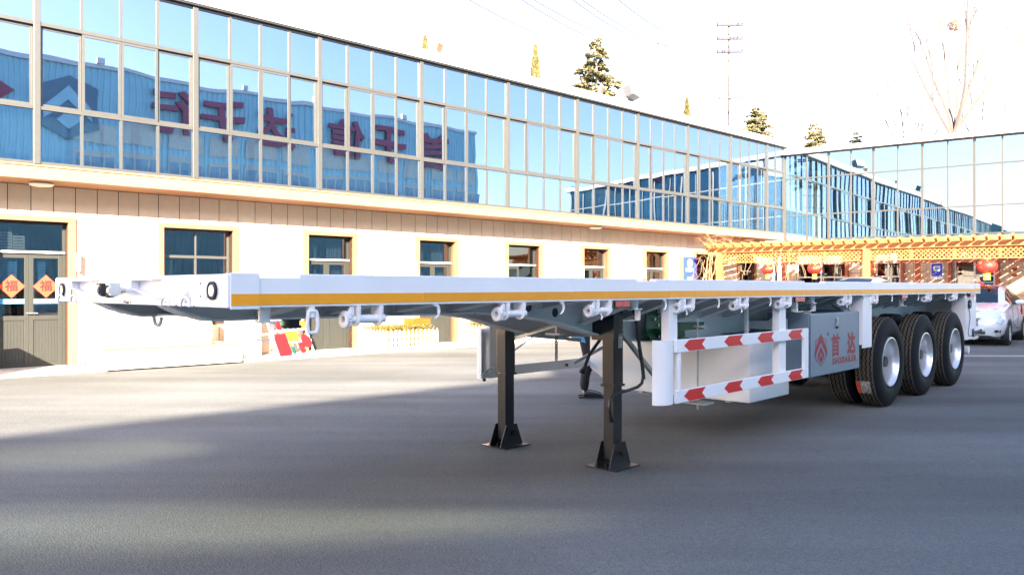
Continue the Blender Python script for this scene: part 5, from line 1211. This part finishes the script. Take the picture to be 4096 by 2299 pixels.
x, y = at(1836, 60); t = thing('utility_pole', 'lower pole with one crossarm and thin mast rising over the roof', 'utility pole', (x, y, 0), R(15))
m = MB(); m.tube([(0, 0, 0), (0, 0, zt(190, 60))], [.18, .09], 8); m.build('pole', 'iron', t)
z = zt(246, 60); m = MB(); m.bar((-1.0, -.1, z-.1), (1.0, -.1, z+.12), .16); arm = m.build('crossarm', 'iron', t)
for xx in (-1.0, -.6, .5, .85, 1.0): m = MB(); m.tube([(xx, -.1, z-.05+xx*.1), (xx, -.1, z+.18+xx*.1)], .05, 6); m.build('insulator', 'rust', arm)
def wire(p, q, sag, lb, r=.011):
    p, q = Vector(p), Vector(q); t = None; pts = [p.lerp(q, i/24)-Vector((0, 0, sag*4*(i/24)*(1-i/24))) for i in range(25)]
    m = MB(); m.tube(pts, r, 4, cap=False); m.build('power_line', 'wire', None, smooth=True, label=lb, cat='wire', group='overhead wires')
def p3(u, v, k_): return ((u-1288)/1955*k_, k_, zt(v, k_))
for (u0, v0, u1, v1, lb) in ((1240, -6, 1800, 131, 'lowest overhead wire running left from the pole'), (1405, -2, 1798, 98, 'overhead wire second from below at the top of the photo'), (1415, -8, 1850, 92, 'overhead wire just above the second lowest'),
                            (1560, -3, 1800, 66, 'overhead wire ending at the left of the top crossarm'), (1570, -9, 1862, 84, 'overhead wire crossing to the middle crossarm'), (1685, -5, 1862, 52, 'topmost overhead wire left of the pole')):
    wire(p3(u1, v1, KA), p3(u0-250, v0-110, 26), 2.2, lb, .024)
for (u0, v0, u1, v1, lb) in ((1868, 55, 2260, 310, 'upper wire falling right from the pole towards the wing roof'), (1868, 88, 2240, 330, 'middle wire falling right from the pole'), (1868, 122, 2140, 300, 'lower wire falling right from the pole')):
    wire(p3(u0, v0, KA), p3(u1, v1, 82), 2.0, lb, .020)

# ------------------------------------------------------------------ factory hall opposite: it shades the yard and shows in the glass
OY = -29.24
F_ = thing('factory_hall', 'blue corrugated hall with large red characters, seen mirrored in the glass facade', 'building', (-7.95, 14.15, 0), TH_F)
x0, x1 = -62.0, 32.3
def corr(xa, xb, z0, z1):
    m = MB(); pts = []; x = xa
    while x < xb: pts += [(x, OY), (x+.10, OY), (x+.14, OY+.05), (x+.24, OY+.05)]; x += .28
    pts = [p for p in pts if p[0] < xb]+[(xb, OY)]
    m.add([(a, b, z) for a, b in pts for z in (z0, z1)], [(2*i, 2*i+2, 2*i+3, 2*i+1) for i in range(len(pts)-1)]); m.build('cladding', 'corr', F_, fix=False)
WX0, WX1 = -20.5, -12.3
corr(x0, WX0, 0, 12.1); corr(WX0, WX1, 0, 6.4); corr(WX1, -12, 0, 12.1); corr(-12, x1, 0, 12.5)
m = MB(); m.box(x0, WX0, OY-18, OY-.01, 0, 12.0); m.box(-12.099, x1, OY-18, OY-.01, 0, 12.45); m.box(WX0+.001, -12.1, OY-18, OY-17.8, 0, 12.0); m.box(WX0+.001, WX1, OY-.12, OY-.01, 0, 6.4); m.box(WX1+.001, -12.1, OY-.12, OY-.01, 0, 12.0); m.build('hall', 'corr', F_)
# added slits and roof opening, unseen, shaped to throw sun streaks on the yard
STR = [(10.82, 11.34, -17.7, -16.7), (9.88, 10.32, -16.4, -12.4), (9.66, 9.72, -17.0, -13.5), (8.98, 9.46, -15.6, -13.0), (8.2, 8.45, -16.2, -13.8)]   # lower edge, upper edge, start of taper, tip
def zs(c, x): return min(12.09, c-.27*(x+16.5))
def edge_line(c, st_): return [(WX0, zs(c, WX0)), (st_[2], zs(c, st_[2])), (st_[3], zs((st_[0]+st_[1])/2, st_[3])), (WX1, zs((st_[0]+st_[1])/2, WX1))]
up_ = [(WX0, 12.1), (WX1, 12.1)]
for st_ in STR:
    m = MB(); m.prism(edge_line(st_[1], st_)+up_[::-1], OY-.12, OY-.01); m.build('wall_around_sun_slits', 'corr', F_)
    m = MB(); m.prism(edge_line(st_[0], st_)[:3]+edge_line(st_[1], st_)[1::-1], OY-.07, OY-.06); m.build('added_sun_slit', 'sun_slit_glass', F_)
    up_ = edge_line(st_[0], st_)
m = MB(); m.prism([(WX0, 6.4), (WX1, 6.4)]+up_[::-1], OY-.12, OY-.01); m.build('wall_around_sun_slits', 'corr', F_)
m = MB(); m.box(x0, WX0-6, OY-18, OY+.14, 12.101, 12.2); m.box(WX0-6+.001, -12, OY-18, OY-8.2, 12.101, 12.2); m.box(WX0-6+.001, -12, OY-.35, OY+.14, 12.101, 12.2); m.box(-12, x1+.1, OY-18, OY+.14, 12.501, 12.7); m.build('roof', 'alu_white', F_)
m = MB(); m.box(WX0-6, -12.1, OY-8.19, OY-.36, 12.12, 12.13); m.build('added_roof_pane', 'clear_glass', F_)
x = -20.0
while x < 31:
    if x > 4.5 or -11.5 < x < 1.0:
        m = MB(); m.box(x, min(x+1.9, x1-.3), OY+.055, OY+.09, 8.80, 9.85); m.build('light_panel', 'opp_beige', F_)
        m = MB(); m.box(x, min(x+1.9, x1-.3), OY+.055, OY+.09, 7.3, 8.45); m.build('light_panel', 'opp_beige', F_)
        for j in range(3): m = MB(); m.box(x+.1+j*.6, x+.6+j*.6, OY+.091, OY+.10, 7.5, 8.2); m.build('window', 'opp_dark', F_)
    x += 2.2
for tx, xx in zip('首于信达于行', (28.38, 24.82, 21.64, 17.04, 13.76, 11.01)):
    put(text_mesh(tx, 2.55, 'sign_red', .10, .06), 'lettering', F_, (xx, OY+.28, 10.6), (R(90), 0, PI))
m = MB(); cx, cz = 6.05, 10.5; m.prism([(cx, cz-1.75), (cx+1.4, cz-1.0), (cx+1.4, cz+.9), (cx, cz+1.5), (cx-1.4, cz+.9), (cx-1.4, cz-1.0)], OY+.12, OY+.2); sh = m.build('shield_sign', 'shield_grey', F_)
m = MB(); m.prism([(cx, cz+1.0), (cx+1.1, cz-.1), (cx+1.1, cz-.7), (cx, cz+.3), (cx-1.1, cz-.7), (cx-1.1, cz-.1)], OY+.21, OY+.25); m.prism([(cx, cz-.1), (cx+.6, cz-.7), (cx, cz-1.2), (cx-.6, cz-.7)], OY+.21, OY+.25); m.build('chevron', 'corr', sh)
m = MB(); cx = 2.9; m.prism([(cx-1.0, 10.3), (cx+.2, 10.3), (cx+.9, 10.8), (cx+.2, 11.2), (cx-.2, 11.5), (cx-1.0, 11.1)], OY+.12, OY+.2); m.build('red_sign', 'sign_red', F_)
for xx in (7.5, 14.9, 19.5, 26.0): m = MB(); m.box(xx-.18, xx+.18, OY+.1, OY+.3, 12.71, 13.0); m.build('roof_lamp', 'paper', F_)
# big concrete pole behind the camera, mirrored in the wing glass
t = thing('utility_pole', 'thick concrete pole with double crossarms mirrored in the glass of the wing', 'utility pole', (-9.0, -3.3, 0), R(-20))
m = MB(); m.tube([(.0, 0, 0), (0, 0, 15.2)], [.26, .17], 14); m.build('pole', 'concrete', t, smooth=True)
for z, L_ in ((12.0, 1.2), (12.15, 1.2), (9.15, .9), (8.1, 1.1)): m = MB(); m.bar((-L_, .2, z), (L_, .2, z+.1), .10); m.build('crossarm', 'iron', t)
